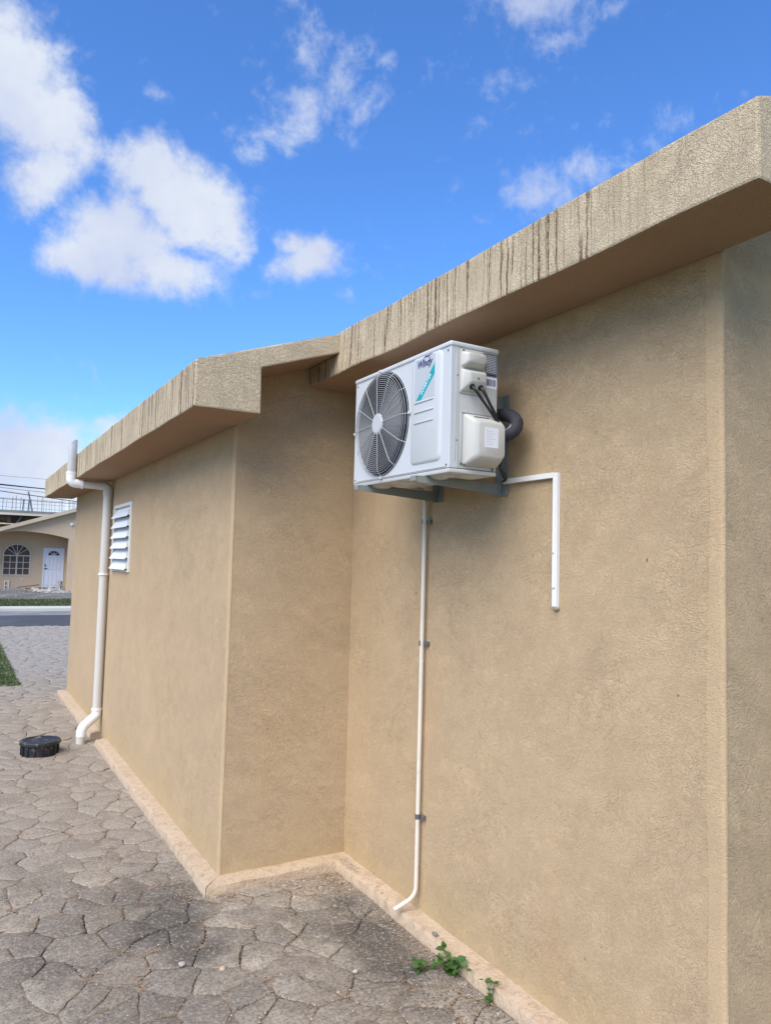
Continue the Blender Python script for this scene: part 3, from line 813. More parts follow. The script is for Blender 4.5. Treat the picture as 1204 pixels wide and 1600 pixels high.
# front sticker: silver field, teal diagonal band and the words
fx0, fx1, fz0, fz1 = .136, .276, .296, .462
YS = -.0074
st_ = bpy.data.objects.new('sticker', None)
bm = bmesh.new(); box(bm, fx0, YS, fz0, fx1, -.0069, fz1-.004); stk = bm_obj('sticker', bm, m_silver, AC)
FM = Matrix(((1, 0, 0, 0), (0, 0, 1, 0), (0, 1, 0, 0), (0, 0, 0, 1)))
def front_text(body, m, parent, size, cx_, cz_, ang=0, **k):
    mm = Matrix.Translation((cx_, YS-.0007, cz_)) @ Matrix.Rotation(R(90), 4, 'X') @ Matrix.Rotation(R(ang), 4, 'Z')
    return text_mesh('lettering', body, m, parent, size, mm, **k)
bm = bmesh.new()
vs = [(.148, .2965), (.184, .2965), (fx1-.001, .382), (fx1-.001, .424)]
f_ = [bm.verts.new((x, YS-.0004, z)) for x, z in vs]; g_ = [bm.verts.new((x, YS, z)) for x, z in vs]
bm.faces.new(f_)
for k in range(4): bm.faces.new((f_[k], f_[(k+1) % 4], g_[(k+1) % 4], g_[k]))
bm_obj('teal_band', bm, m_teal, stk)
front_text('Windy', m_navy, stk, .041, .203, .434, 0, shear=.28, bold=.0009, sx_=.92)
front_text('INVERTER', m_inkw, stk, .0185, .2170, .3510, 46, bold=.0006, spacing=1.16)
# swoosh over the brand word
bm = bmesh.new(); top_, bot_ = [], []
for k in range(15):
    t = k/14; x = .190+.078*t; z = .447+.014*math.sin(t*2.6)+.004*math.sin(t*9)
    th = .004*math.sin(PI*min(1, t*1.15))+.0004
    top_.append(bm.verts.new((x, YS-.0009, z+th))); bot_.append(bm.verts.new((x, YS-.0009, z-th*.4)))
for k in range(14): bm.faces.new((bot_[k], bot_[k+1], top_[k+1], top_[k]))
bm_obj('swoosh', bm, m_navy, stk)
# --- near side (local +x face)
X1 = WH-.002
def side_shape(name, loops, m, parent=AC, smooth=True):
    """loops: (outline in (y,z), protrusion)"""
    bm = bmesh.new()
    rs = [[bm.verts.new((X1+p, y, z)) for y, z in o_] for o_, p in loops]
    for a, b in zip(rs, rs[1:]):
        for k in range(len(a)): bm.faces.new((a[k], a[(k+1) % len(a)], b[(k+1) % len(a)], b[k]))
    bm.faces.new(rs[-1]); return bm_obj(name, bm, m, parent, smooth)
tc = side_shape('terminal_cover', [(round_rect(.038, .296, .148, .462, .006), -.001), (round_rect(.038, .296, .148, .462, .006), .003), (round_rect(.040, .298, .146, .460, .006), .0045)], m_plas)
side_shape('cover_bulge', [(round_rect(.043, .392, .145, .452, .010), .004), (round_rect(.047, .396, .142, .449, .010), .018), (round_rect(.058, .408, .138, .444, .008), .030), (round_rect(.062, .412, .134, .440, .006), .032)], m_plas, tc)
# lower bulge with sloping mouth for the cables
bm = bmesh.new()
def ring4(pts): return [bm.verts.new(p) for p in pts]
l0 = ring4([(X1+.004, .042, .302), (X1+.004, .146, .302), (X1+.004, .146, .386), (X1+.004, .042, .386)])
l1 = ring4([(X1+.010, .044, .306), (X1+.016, .145, .312), (X1+.022, .143, .382), (X1+.016, .046, .382)])
l2 = ring4([(X1+.030, .072, .338), (X1+.032, .140, .342), (X1+.034, .138, .372), (X1+.032, .068, .372)])
for a, b in ((l0, l1), (l1, l2)):
    for k in range(4): bm.faces.new((a[k], a[(k+1) % 4], b[(k+1) % 4], b[k]))
bm.faces.new(l2); o = bm_obj('cover_mouth', bm, m_plas, tc, True); bevel_mod(o, .004, 3, 20)
for y in (.082, .120):
    bm = bmesh.new(); cyl(bm, (X1+.012, y, .328), (.75, 0, -.55), .0115, .014, 20, .0105); bm_obj('grommet', bm, m_black, tc, True)
for (y, z, s) in ((.052, .456, .0035), (.146, .456, .0035), (.101, .352, .003)):
    bm = bmesh.new(); cyl(bm, (X1+(.004 if s > .003 else .032), y, z), (1, 0, 0), s, .003, 12)
    bm_obj('screw', bm, m_screw, tc)
# pressed ridges in the side panel
bm = bmesh.new(); 
for (y, z0, z1_) in ((.022, .045, .440), (.0475, .045, .225)): box(bm, X1-.001, y, z0, X1+.0032, y+.005, z1_, .0015)
box(bm, X1-.001, .050, .226, X1+.0030, .205, .2295, .0012)
bm_obj('side_ridges', bm, m_acs, AC, True)
# valve cover
vc = side_shape('valve_cover', [(round_rect(.060, .030, .2135, .222, .012), -.001), (round_rect(.062, .032, .2135, .220, .012), .010), (round_rect(.072, .046, .2135, .206, .016), .034), (round_rect(.092, .062, .2130, .192, .016), .050), (round_rect(.098, .068, .2120, .186, .012), .052)], m_plas)
bm = bmesh.new(); box(bm, X1+.052, .120, .098, X1+.0526, .182, .172); vl = bm_obj('label', bm, m_label, vc)
bm = bmesh.new()
for k in range(6): box(bm, X1+.0526, .126, .110+k*.0095, X1+.0529, .126+random.uniform(.025, .048), .1115+k*.0095)
bm_obj('label_print', bm, m_plas, vl)
for (y, z) in ((.052, .036), (.066, .033), (.196, .026), (.204, .044)):
    bm = bmesh.new(); cyl(bm, (X1+.001, y, z), (1, 0, 0), .0045, .004, 12); bm_obj('screw', bm, m_screw, AC)
bm = bmesh.new()
for k in range(9):
    y = .088+k*.0075; cyl(bm, (X1+.030, y, .207), (1, .2, .6), .0026, .005, 8)
bm_obj('valve_print', bm, m_screw, vc)
# rating plate and barcode
bm = bmesh.new(); box(bm, X1, .157, .376, X1+.0008, .2115, .462); rp = bm_obj('rating_plate', bm, m_plate, AC)
bm = bmesh.new(); rr2 = random.Random(3)
for k in range(11):
    z = .454-k*.0062; y = .161
    while y < .207:
        l_ = rr2.uniform(.003, .011); box(bm, X1+.0008, y, z, X1+.0010, min(.208, y+l_), z+.0018); y += l_+.002
bm_obj('plate_print', bm, m_label, rp)
bm = bmesh.new(); 
for y0_, y1_ in ((.163, .172), (.174, .190), (.192, .204)): box(bm, X1+.0008, y0_, .380, X1+.0011, y1_, .3855)
bm_obj('plate_mark', bm, m_black, rp)
bm = bmesh.new(); box(bm, X1, .157, .332, X1+.0007, .2115, .374); bl_ = bm_obj('barcode_label', bm, m_label, AC)
bm = bmesh.new(); y = .164
while y < .204:
    w_ = rr2.choice((.0010, .0018, .003)); box(bm, X1+.0007, y, .341, X1+.0010, y+w_, .366); y += w_+rr2.choice((.0010, .0018))
bm_obj('barcode', bm, m_navy, bl_)
# two black leads from the grommets to the wall side, then down to the trunking
def ac_cable(pts, r):
    bm = bmesh.new(); tube(bm, smooth_path(pts, 10), r, 10); return bm_obj('cable', bm, m_black, AC, True)
ac_cable([(X1+.022, .082, .322), (X1+.034, .090, .304), (X1+.038, .122, .268), (X1+.040, .155, .232), (X1+.036, .186, .200), (X1+.022, .212, .170), (X1+.010, .236, .130)], .0052)
ac_cable([(X1+.022, .120, .322), (X1+.034, .126, .306), (X1+.040, .150, .262), (X1+.044, .172, .226), (X1+.036, .196, .190), (X1+.020, .222, .155), (X1+.008, .240, .110)], .0056)
ac_cable([(X1+.010, .236, .130), (X1-.010, .246, .07), (X1-.035, .262, .045), (X1-.070, .300, .028), (X1-.110, .352, .012)], .0058)
ac_cable([(X1+.008, .240, .110), (X1-.012, .240, .05), (X1-.060, .290, .040), (X1-.105, .345, .022), (X1-.143, .366, .006)], .0045)

# insulated pipe loop
hose = tag(empty('insulated_pipe', (1.80, 2.2, 2.1)), 'dark grey foam-wrapped pipe looping out behind the air conditioner', 'pipe')
hp = [(1.800, 2.44, 2.175), (1.806, 2.35, 2.193), (1.812, 2.28, 2.193), (1.815, 2.212, 2.180), (1.812, 2.172, 2.150), (1.798, 2.165, 2.118), (1.774, 2.185, 2.097), (1.752, 2.220, 2.088), (1.738, 2.262, 2.086)]
bm = bmesh.new(); tube(bm, [Vector(p)-hose.location for p in smooth_path(hp, 7)], .0255, 18); bm_obj('foam_sleeve', bm, m_foam, hose, True)
bm = bmesh.new(); tube(bm, [Vector(p)-hose.location for p in ((1.738, 2.258, 2.086), (1.724, 2.30, 2.086), (1.722, 2.35, 2.08))], .012, 10); bm_obj('copper_tube', bm, m_zinc, hose, True)
bm = bmesh.new(); rr3 = random.Random(5); sp_ = smooth_path(hp, 7)
for k in range(34, 52):
    p = sp_[k]; t = (sp_[k+1]-sp_[k-1]).normalized(); o1_ = Vector((-.62, -.2, .02)); o1_ = (o1_-t*o1_.dot(t)).normalized()
    s_ = Vector((0, 0, 1)); s_ = (s_-t*s_.dot(t)-o1_*s_.dot(o1_)).normalized()
    c = p + (o1_*.94+s_*.34).normalized()*.0257 - hose.location
    h = rr3.uniform(.002, .004); ww = rr3.uniform(.0010, .0022)
    bm.faces.new([bm.verts.new(c+t*a*ww+s_*b*h) for a, b in ((-1, -1), (1, -1), (1, 1), (-1, 1))])
bm_obj('pipe_print', bm, m_plate, hose)

# wall brackets
def bracket(y, label):
    b = tag(empty('wall_bracket', (AX, y, 1.886)), label, 'bracket', 'steel brackets under the air conditioner')
    bm = bmesh.new()
    # upright angle: leg on the wall and leg standing out
    box(bm, -.005, -.030, 0, -.0005, .010, .408, .0008); box(bm, -.034, .0062, .0005, -.0052, .0102, .405, .0008)
    bm_obj('upright', bm, m_steel, b)
    bm = bmesh.new()
    pr = [(-.0355, .002), (-.0355, .046), (-.415, .046), (-.415, .026)]
    A1 = [bm.verts.new((x, -.003, z)) for x, z in pr]; B1 = [bm.verts.new((x, .001, z)) for x, z in pr]
    for k in range(4): bm.faces.new((A1[k], A1[(k+1) % 4], B1[(k+1) % 4], B1[k]))
    bm.faces.new(A1); bm.faces.new(B1[::-1])
    bm_obj('web', bm, m_steel, b)
    bm = bmesh.new(); box(bm, -.420, -.003, .0462, -.0355, .034, .0495, .0008); box(bm, -.424, -.003, .030, -.4202, .034, .0495, .0008)
    bm_obj('arm', bm, m_steel, b)
    for x in (-.33, -.20):
        bm = bmesh.new(); cyl(bm, (x, .016, .0500-.016), (0, 0, 1), .005, .016, 8); bm_obj('bolt', bm, m_screw, b)
    return b
bracket(2.349, 'grey steel bracket under the near end of the air conditioner')
bracket(2.806, 'grey steel bracket under the far end of the air conditioner')

# thin white drain pipe down the wall
dr = tag(empty('drain_pipe', (1.878, 2.895, 0)), 'thin cream drain pipe running down the tan wall below the air conditioner', 'pipe')
dl = dr.location
pp = round_path([(1.70, 2.885, 1.955), (1.876, 2.890, 1.950), (1.8765, 2.897, .120), (1.785, 2.929, .066)], .045, 8)
full = []
for a, b in zip(pp, pp[1:]):
    nseg = max(1, int((b-a).length/.12))
    for k in range(nseg): full.append(a.lerp(b, k/nseg))
full.append(pp[-1])
full = [p + Vector((0, .003*noise.noise(Vector((0, 0, p.z*2))), 0)) for p in full]
bm = bmesh.new(); tube(bm, [p-dl for p in full], .0098, 12); bm_obj('tube', bm, m_cream, dr, True)
bm = bmesh.new(); tube(bm, [Vector(p)-dl for p in ((1.7862, 2.9286, .0665), (1.7846, 2.9292, .0657))], .0072, 12); bm_obj('tube_end', bm, m_dark, dr)
for z in (1.790, 1.232, .457):
    bm = bmesh.new(); cyl(bm, (-.0015, .002, z), (0, 0, 1), .0122, .022, 16); box(bm, .004, -.034, z+.002, .0212, -.010, z+.020, .002)
    cyl(bm, (.006, -.024, z+.011), (-1, 0, 0), .005, .004, 8)
    bm_obj('clip', bm, m_zinc, dr, True)

# trunking
tk = tag(empty('cable_trunking', (AX, 2.03, 1.46)), 'white square cable trunking bent down the tan wall right of the air conditioner', 'trunking')
tl = tk.location
bm = bmesh.new(); box(bm, AX-.017-tl.x, 2.048-tl.y, 1.932-tl.z, AX-.0005-tl.x, 2.338-tl.y, 1.952-tl.z, .0015); bm_obj('horizontal_run', bm, m_trunk, tk)
bm = bmesh.new(); box(bm, AX-.0175-tl.x, 2.024-tl.y, 1.462-tl.z, AX-.0005-tl.x, 2.0465-tl.y, 1.950-tl.z, .0015); bm_obj('vertical_run', bm, m_trunk, tk)
bm = bmesh.new(); box(bm, AX-.0225-tl.x, 2.028-tl.y, 1.530-tl.z, AX-.0178-tl.x, 2.042-tl.y, 1.928-tl.z, .0015); bm_obj('lid_strip', bm, m_pvcn, tk)
bm = bmesh.new(); cyl(bm, (AX-.0226-tl.x, 2.035-tl.y, 1.655-tl.z), (-1, 0, 0), .0028, .0012, 10); bm_obj('screw', bm, m_screw, tk)

bm = bmesh.new(); bmesh.ops.create_icosphere(bm, subdivisions=2, radius=.013)
for v in bm.verts: v.co = Vector((v.co.x*.8, v.co.y*1.15, v.co.z*.8))*(1+.25*noise.noise(v.co*90))
o = bm_obj('sealant', bm, m_plinth, tk, True); o.location = (AX-.006-tl.x, 2.035-tl.y, 1.458-tl.z)
# downpipe
dp = tag(empty('downpipe', (1.165, 7.03, 0)), 'fat white plastic downpipe wrapping under the eave beside the louvre window', 'downpipe')
def dpart(name, path, r, m, seg=20, cap=True):
    bm = bmesh.new(); tube(bm, [Vector(p)-dp.location for p in path], r, seg, cap); return bm_obj(name, bm, m, dp, True)
rP = .0365
xo = .850
# raked head piece above the fascia
bm = bmesh.new(); seg = 28
cA = [bm.verts.new((xo+rP*math.cos(2*PI*k/seg)-1.165, 7.03+rP*math.sin(2*PI*k/seg)-7.03, 2.315)) for k in range(seg)]
cB = [bm.verts.new((xo+.004+rP*math.cos(2*PI*k/seg)-1.165, 7.03+rP*math.sin(2*PI*k/seg)-7.03, 2.555+.95*rP*(1+math.cos(2*PI*k/seg+.9)))) for k in range(seg)]
for k in range(seg): bm.faces.new((cA[k], cA[(k+1) % seg], cB[(k+1) % seg], cB[k]))
bmesh.ops.solidify(bm, geom=bm.faces[:], thickness=.0025)
bm_obj('head_pipe', bm, m_pvcn, dp, True)
el1 = round_path([(xo, 7.03, 2.33), (xo, 7.03, 2.243), (.945, 7.03, 2.240)], .07, 8)
dpart('elbow', el1, rP+.0035, m_pvcn)
dpart('collar', [(xo, 7.03, 2.322), (xo, 7.03, 2.337)], rP+.0075, m_pvcn)
dpart('collar', [(.937, 7.03, 2.240), (.951, 7.03, 2.240)], rP+.0075, m_pvcn)
dpart('cross_pipe', [(.945, 7.03, 2.240), (1.09, 7.03, 2.238)], rP, m_pvc)
dpart('elbow', round_path([(1.075, 7.03, 2.238), (1.165, 7.03, 2.236), (1.165, 7.03, 2.145)], .065, 8), rP+.0035, m_pvc)
dpart('long_pipe', [(1.165, 7.03, 2.16), (1.163, 7.034, 1.45), (1.165, 7.03, .235)], rP, m_pvc)
dpart('collar', [(1.163, 7.034, 1.438), (1.163, 7.034, 1.456)], rP+.008, m_pvcn)
dpart('offset_bend', round_path([(1.165, 7.03, .262), (1.165, 7.03, .208), (1.035, 6.935, .125), (1.030, 6.93, .052)], .05, 7), rP+.0045, m_pvcn)
dpart('collar', [(1.165, 7.03, .252), (1.165, 7.03, .268)], rP+.009, m_pvcn)
dpart('ground_stub', [(1.030, 6.93, .055), (1.028, 6.93, -.03)], rP+.001, m_pvc)
bm = bmesh.new(); tube(bm, [Vector(p)-dp.location for p in ((1.165, 7.073, 1.447), (1.213, 7.073, 1.447))], .005, 8); bm_obj('stay', bm, m_screw, dp)

# ------------------------------------------------------------------ black round lid on the paving
ld = tag(empty('access_lid', (.69, 6.70, 0)), 'round black plastic access cover with worn rim standing on the pavers', 'cover')
bm = bmesh.new()
prof = [(.134, -.01), (.136, .078), (.140, .080), (.150, .080), (.155, .084), (.155, .102), (.149, .109), (.128, .111), (.122, .107), (.06, .106), (.0, .108)]
SG = 48; rings = []
for r, z in prof[:-1]:
    rings.append([bm.verts.new((r*math.cos(2*PI*k/SG), r*math.sin(2*PI*k/SG), z+.0015*noise.noise(Vector((k*.3, r*9, 1))))) for k in range(SG)])
for a, b in zip(rings, rings[1:]):
    for k in range(SG): bm.faces.new((a[k], a[(k+1) % SG], b[(k+1) % SG], b[k]))
cc = bm.verts.new((0, 0, .108))
for k in range(SG): bm.faces.new((rings[-1][k], rings[-1][(k+1) % SG], cc))
bm_obj('cap', bm, m_lid, ld, True)
for k in range(16):
    a = 2*PI*k/16; bm = bmesh.new(); box(bm, -.006, -.005, .0, .006, .005, .078, .001)
    o = bm_obj('rib', bm, m_lid, ld); o.location = (.1395*math.cos(a), .1395*math.sin(a), 0); o.rotation_euler = (0, 0, a)

# ------------------------------------------------------------------ weeds
leaf_me = None
def leaf_mesh():
    bm = bmesh.new(); L = 8; pts = []
    rows = []
    for i in range(L+1):
        t = i/L; w_ = .36*math.sin(PI*min(1, t*1.02)**.8)*(1-.35*t); z = .10*math.sin(t*2.4)
        rows.append([bm.verts.new((-w_, t, z+.10*w_)), bm.verts.new((0, t, z)), bm.verts.new((w_, t, z+.10*w_))])
    for a, b in zip(rows, rows[1:]):
        for k in range(2): bm.faces.new((a[k], a[k+1], b[k+1], b[k]))
    bmesh.ops.remove_doubles(bm, verts=bm.verts, dist=1e-4)
    me = bpy.data.meshes.new('leaf'); bm.to_mesh(me); bm.free(); me.materials.append(m_leaf)
    me.polygons.foreach_set('use_smooth', [True]*len(me.polygons)); return me
leaf_me = leaf_mesh()
def weed(name, loc, stems, label, rnd, lsize=(.028, .046), cat='weed', group=None):
    w_ = tag(empty(name, loc), label, cat, group)
    bm = bmesh.new(); leaves = []
    for (dx, dy, dz, nl) in stems:
        base = Vector((rnd.uniform(-.01, .01), rnd.uniform(-.01, .01), -.01)); tip = Vector((dx, dy, dz))
        mid = (base+tip)/2+Vector((rnd.uniform(-.01, .01), rnd.uniform(-.01, .01), dz*.35))
        pth = smooth_path([base, mid, tip], 5); tube(bm, pth, lambda t: .0016*(1-.5*t), 5)
        for k in range(nl):
            t = (k+1)/nl; p = pth[min(len(pth)-1, int(t*(len(pth)-1)))]
            leaves.append((p, k*2.4+rnd.uniform(-.5, .5), rnd.uniform(-.35, .55), rnd.uniform(*lsize)*(1 if k < nl-1 else .75)))
    bm_obj('stem', bm, m_stem, w_)
    for p, az, tilt, s in leaves:
        o = bpy.data.objects.new('leaf', leaf_me); link(o, w_); o.location = p; o.rotation_euler = (tilt, rnd.uniform(-.5, .5), az); o.scale = (s, s, s)
rw = random.Random(21)
weed('weed', (1.792, 2.495, .0), [(-.01, .06, .075, 8), (-.04, .01, .055, 9), (.00, -.045, .065, 9), (-.045, -.03, .035, 9), (.0, -.10, .055, 8), (-.02, -.06, .04, 7), (-.03, .04, .04, 7)], 'largest leafy green weed at the foot of the near wall', rw)
weed('weed', (1.690, 2.560, .0), [(-.045, .01, .026, 7), (-.005, -.02, .030, 7), (-.02, .03, .030, 6), (.05, -.02, .024, 6), (.025, -.005, .022, 4)], 'low leafy weed creeping from a paver joint left of the largest weed', rw, (.024, .038))
weed('weed', (1.808, 2.262, .0), [(-.012, .035, .065, 4), (.010, -.012, .070, 5), (-.02, -.02, .025, 4)], 'small upright weed sprig right of the largest weed at the wall foot', rw, (.024, .036))
weed('weed', (1.075, 7.30, .0), [(-.03, .02, .05, 5), (.0, -.03, .06, 5), (-.04, -.03, .03, 4)], 'tiny weed tuft beside the plinth behind the downpipe', rw, (.014, .024))

# ------------------------------------------------------------------ loose stones one can point at
def stone(loc, s, m, label, seed, rz=0):
    bm = bmesh.new(); bmesh.ops.create_icosphere(bm, subdivisions=2, radius=1)
    for v in bm.verts:
        v.co *= 1+.28*noise.noise(v.co*1.3+Vector((seed, 0, 0))); v.co = Vector((v.co.x*s[0], v.co.y*s[1], v.co.z*s[2]))
    o = bm_obj('stone', bm, m, None, True); o.location = loc; o.rotation_euler = (0, 0, rz); return tag(o, label, 'stone')
stone((1.00, 2.92, .006), (.014, .011, .006), m_tanstone, 'flat orange tan stone on the pavers left of the inner corner', 1, .4)
stone((.868, 3.02, .008), (.013, .015, .009), m_pinkstone, 'pinkish grey stone chip lying on dark pavers', 2, 1)
stone((1.835, 2.68, .058), (.011, .016, .006), m_conc, 'grey stone chip on the plinth beside the drain pipe outlet', 3, .2)
stone((1.45, 2.66, .007), (.011, .010, .008), m_rock, 'cream pebble on the paving in front of the inner corner', 4)

# gravel crumbs and dry litter
def scatter(name, n, fn, m, size, label, flat=.6, seed=1, kind='rock'):
    rd = random.Random(seed); V, F = [], []
    for _ in range(n):
        x, y, z = fn(rd); s = rd.uniform(*size)*(1 if rd.random() < .93 else 1.8); b0 = len(V); a = rd.uniform(0, 6.3)
        if kind == 'rock':
            pts = [(1, 0, 0), (0, 1, 0), (-1, 0, 0), (0, -1, 0), (.1, .1, 1), (0, 0, -.6)]
            for (px_, py_, pz) in pts:
                k = rd.uniform(.6, 1.2); X, Y = px_*k*s, py_*k*s*.8
                V.append((x+X*math.cos(a)-Y*math.sin(a), y+X*math.sin(a)+Y*math.cos(a), z+pz*s*flat*k))
            F += [(b0, b0+1, b0+4), (b0+1, b0+2, b0+4), (b0+2, b0+3, b0+4), (b0+3, b0, b0+4), (b0+1, b0, b0+5), (b0+2, b0+1, b0+5), (b0+3, b0+2, b0+5), (b0, b0+3, b0+5)]
        else:
            L = s*rd.uniform(2, 5); wd = s*.28; t = rd.uniform(-.4, .5)
            ca, sa = math.cos(a), math.sin(a); bend = rd.uniform(-.4, .4)*L
            for (u, v) in ((0, -1), (0, 1), (.5, 1), (.5, -1), (1, 0)):
                X = u*L; Y = v*wd + bend*u*u; V.append((x+X*ca-Y*sa, y+X*sa+Y*ca, z+.001+abs(t)*u*L*.5))
            F += [(b0, b0+3, b0+2, b0+1), (b0+3, b0+4, b0+2)]
    return tag(mesh_obj(name, V, F, m), label, kind='stuff')
def top(x, y): return max(0.0, min(bed_z(x, y), .0028))
def g_all(rd):
    y = 2.0+6.5*rd.random()**1.3; x = rd.uniform(-.2, 1.85)
    if y > CY-.1: x = min(x, rd.uniform(.2, 1.1))
    return x, y, top(x, y)+.001
def near_plinth(rd):
    q = rd.random()
    if q < .42:      # inner corner
        x = AX-.10-abs(rd.gauss(0, .14)); y = CY-.10-abs(rd.gauss(0, .12))
    elif q < .62: x = rd.uniform(1.15, 1.8); y = CY-.10-abs(rd.gauss(0, .07))
    elif q < .80: y = rd.uniform(1.9, 3.5); x = AX-.10-abs(rd.gauss(0, .05))
    else: y = rd.uniform(3.6, 8); x = BX-.10-abs(rd.gauss(0, .05))
    return x, y, top(x, y)+.001
def joints(rd):
    while True:
        k = rd.randrange(min(280, len(cand))); s, x, y, p = cand[k]
        if y > 6: continue
        i = rd.randrange(len(p)); a, b = p[i], p[(i+1) % len(p)]; t = rd.random()
        X, Y = warp2(a[0]+(b[0]-a[0])*t+rd.gauss(0, .004), a[1]+(b[1]-a[1])*t+rd.gauss(0, .004))
        if noise.noise(Vector((X*2.2, Y*2.2, 4))) < -.05 and rd.random() < .85: continue
        if X > AX-.09 or (X > BX-.09 and Y > CY-.09): continue
        return X, Y, max(-.004, top(X, Y)-.002)
scatter('gravel', 2600, g_all, m_rock, (.0014, .0042), 'pale gravel crumbs scattered over the pavers', seed=2)
scatter('gravel', 2600, near_plinth, m_rock, (.0014, .0042), 'pale gravel and crumbs gathered along the plinth', seed=3)
scatter('gravel', 2600, joints, m_rock, (.0012, .0044), 'pale grit lying in the paver joints', seed=4)
scatter('dry_litter', 4200, joints, m_straw, (.0030, .0065), 'brown dry grass litter in the paver joints', seed=5, kind='straw')
scatter('dry_litter', 1100, near_plinth, m_straw, (.0030, .0070), 'brown dry litter gathered in the inner corner', seed=6, kind='straw')
def ledge(rd):
    q = rd.random()
    if q < .6: y = rd.uniform(1.7, 3.6); x = AX-rd.uniform(.004, .066); z = .051
    else: y = rd.uniform(3.7, 6.7); x = BX-rd.uniform(.004, .066); z = .051
    if q < .3: y = CY-.06-abs(rd.gauss(0, .16)); x = AX-rd.uniform(.004, .07)
    return x, y, z
scatter('ledge_crumbs', 700, ledge, m_rock, (.0012, .0040), 'small crumbs lying on the plinth ledge', seed=7)
scatter('ledge_crumbs', 260, ledge, m_straw, (.0022, .0045), 'brown droppings and crumbs on the plinth ledge', .5, seed=8)

# ------------------------------------------------------------------ grass
def grass(name, n, fn, h, wd, m, label, seed):
    rd = random.Random(seed); V, F = [], []
    for _ in range(n):
        x, y, z = fn(rd); a = rd.uniform(0, 6.3); H = rd.uniform(*h); ca, sa = math.cos(a)*wd, math.sin(a)*wd
        lx, ly = rd.gauss(0, .45)*H, rd.gauss(0, .45)*H; b0 = len(V)
        V += [(x-ca, y-sa, z), (x+ca, y+sa, z), (x+ca*.7+lx*.4, y+sa*.7+ly*.4, z+H*.6), (x-ca*.7+lx*.4, y-sa*.7+ly*.4, z+H*.6), (x+lx, y+ly, z+H)]
        F += [(b0, b0+1, b0+2, b0+3), (b0+3, b0+2, b0+4)]
    return tag(mesh_obj(name, V, F, m), label, kind='stuff')
def gl(rd):
    x = .80-abs(rd.gauss(0, .9)) if rd.random() < .7 else rd.uniform(-6.5, .79); return min(x, .80+rd.gauss(0, .015)), rd.uniform(10.22, 16.6), -.005
grass('grass', 26000, gl, (.02, .055), .0035, m_blade, 'short green lawn grass in the square bed', 31)
grass('grass', 30000, lambda rd: (rd.uniform(-2, 9), 24.35+rd.random()**.8*4.6, .03), (.03, .09), .012, m_blade2, 'green verge grass beyond the kerb', 32)

# ------------------------------------------------------------------ soil heap and rubble before the far house
def mound(x, y):
    t = max(0, min(1, (y-27.8)/2.5))*max(0, min(1, (35.3-y)/1.2))
    return .02+t*(.10+.16*noise.fractal(Vector((x*.45, y*.45, 3)), 1, 2, 4)+.05*math.exp(-((x-2.1)/1.0)**2))
o = grid('soil', -8, 14, 27.8, 35.3, .2, mound, m_soil, None); tag(o, 'grey heaped soil in front of the far house', kind='structure')
scatter('rubble', 420, lambda rd: ((lambda x, y: (x, y, mound(x, y)+.03))(3.6+abs(rd.gauss(0, 1.2))-.8, rd.uniform(31.5, 35))), m_rubble, (.03, .10), 'pale broken concrete rubble in front of the far house door', seed=9)
scatter('rubble', 160, lambda rd: ((lambda x, y: (x, y, mound(x, y)+.02))(rd.uniform(-2, 6), rd.uniform(29, 34.5))), m_rubble, (.02, .06), 'pale rubble bits spread over the soil heap', seed=10)
def plank(p0, p1, wd, label):
    p0, p1 = Vector(p0), Vector(p1); bm = bmesh.new(); L = (p1-p0).length; box(bm, 0, -wd/2, -.02, L, wd/2, .02)
    o = bm_obj('plank', bm, m_plank); o.matrix_world = Matrix.Translation(p0) @ (p1-p0).to_track_quat('X', 'Z').to_matrix().to_4x4(); tag(o, label, 'plank', 'planks on the soil heap')
plank((2.35, 34.6, .24), (3.15, 34.4, .36), .10, 'brown plank tilted up on the soil heap, left one of the pair')
plank((2.6, 34.2, .22), (3.75, 34.0, .26), .10, 'brown plank lying low on the soil heap towards the far door')

# ================================================================== FAR HOUSE
FH = tag(empty('house', (3.0, 36, 0)), 'tan house across the road with arched porch, arched window and white door', 'house')
def fpart(o): o.location = o.location - FH.location; return o
YF, YR = 35.6, 36.8
def frz(x): return 2.02+.340*(x-.0)    # underside of the raking roof edge
# floor slab
bm = bmesh.new(); box(bm, -.4, 35.35, -.1, 14.5, 37, .085); fpart(bm_obj('porch_floor', bm, m_conc, FH))
# recessed wall with real openings (window, door)
def wall_open(y0, y1, x0, x1, z0, ztop, holes, m, name):
    bm = bmesh.new(); xs = sorted({x0, x1, *[h[0] for h in holes], *[h[1] for h in holes]})
    for a, b in zip(xs, xs[1:]):
        hs = sorted([h for h in holes if h[0] <= a and h[1] >= b], key=lambda h: h[2]); z = z0
        for h in hs:
            if h[2] > z: box(bm, a, y0, z, b, y1, h[2])
            z = h[3]
        box(bm, a, y0, z, b, y1, ztop)
    return fpart(bm_obj(name, bm, m, FH))
WX0, WX1, WZ0, WZS, WZT = 1.880, 2.940, .715, 1.535, 2.045
wall_open(YR, YR+.2, .3, 5.2, .085, 2.9, [(WX0, WX1, WZ0, WZT), (3.475, 4.345, .085, 1.945)], m_fwall, 'porch_wall')
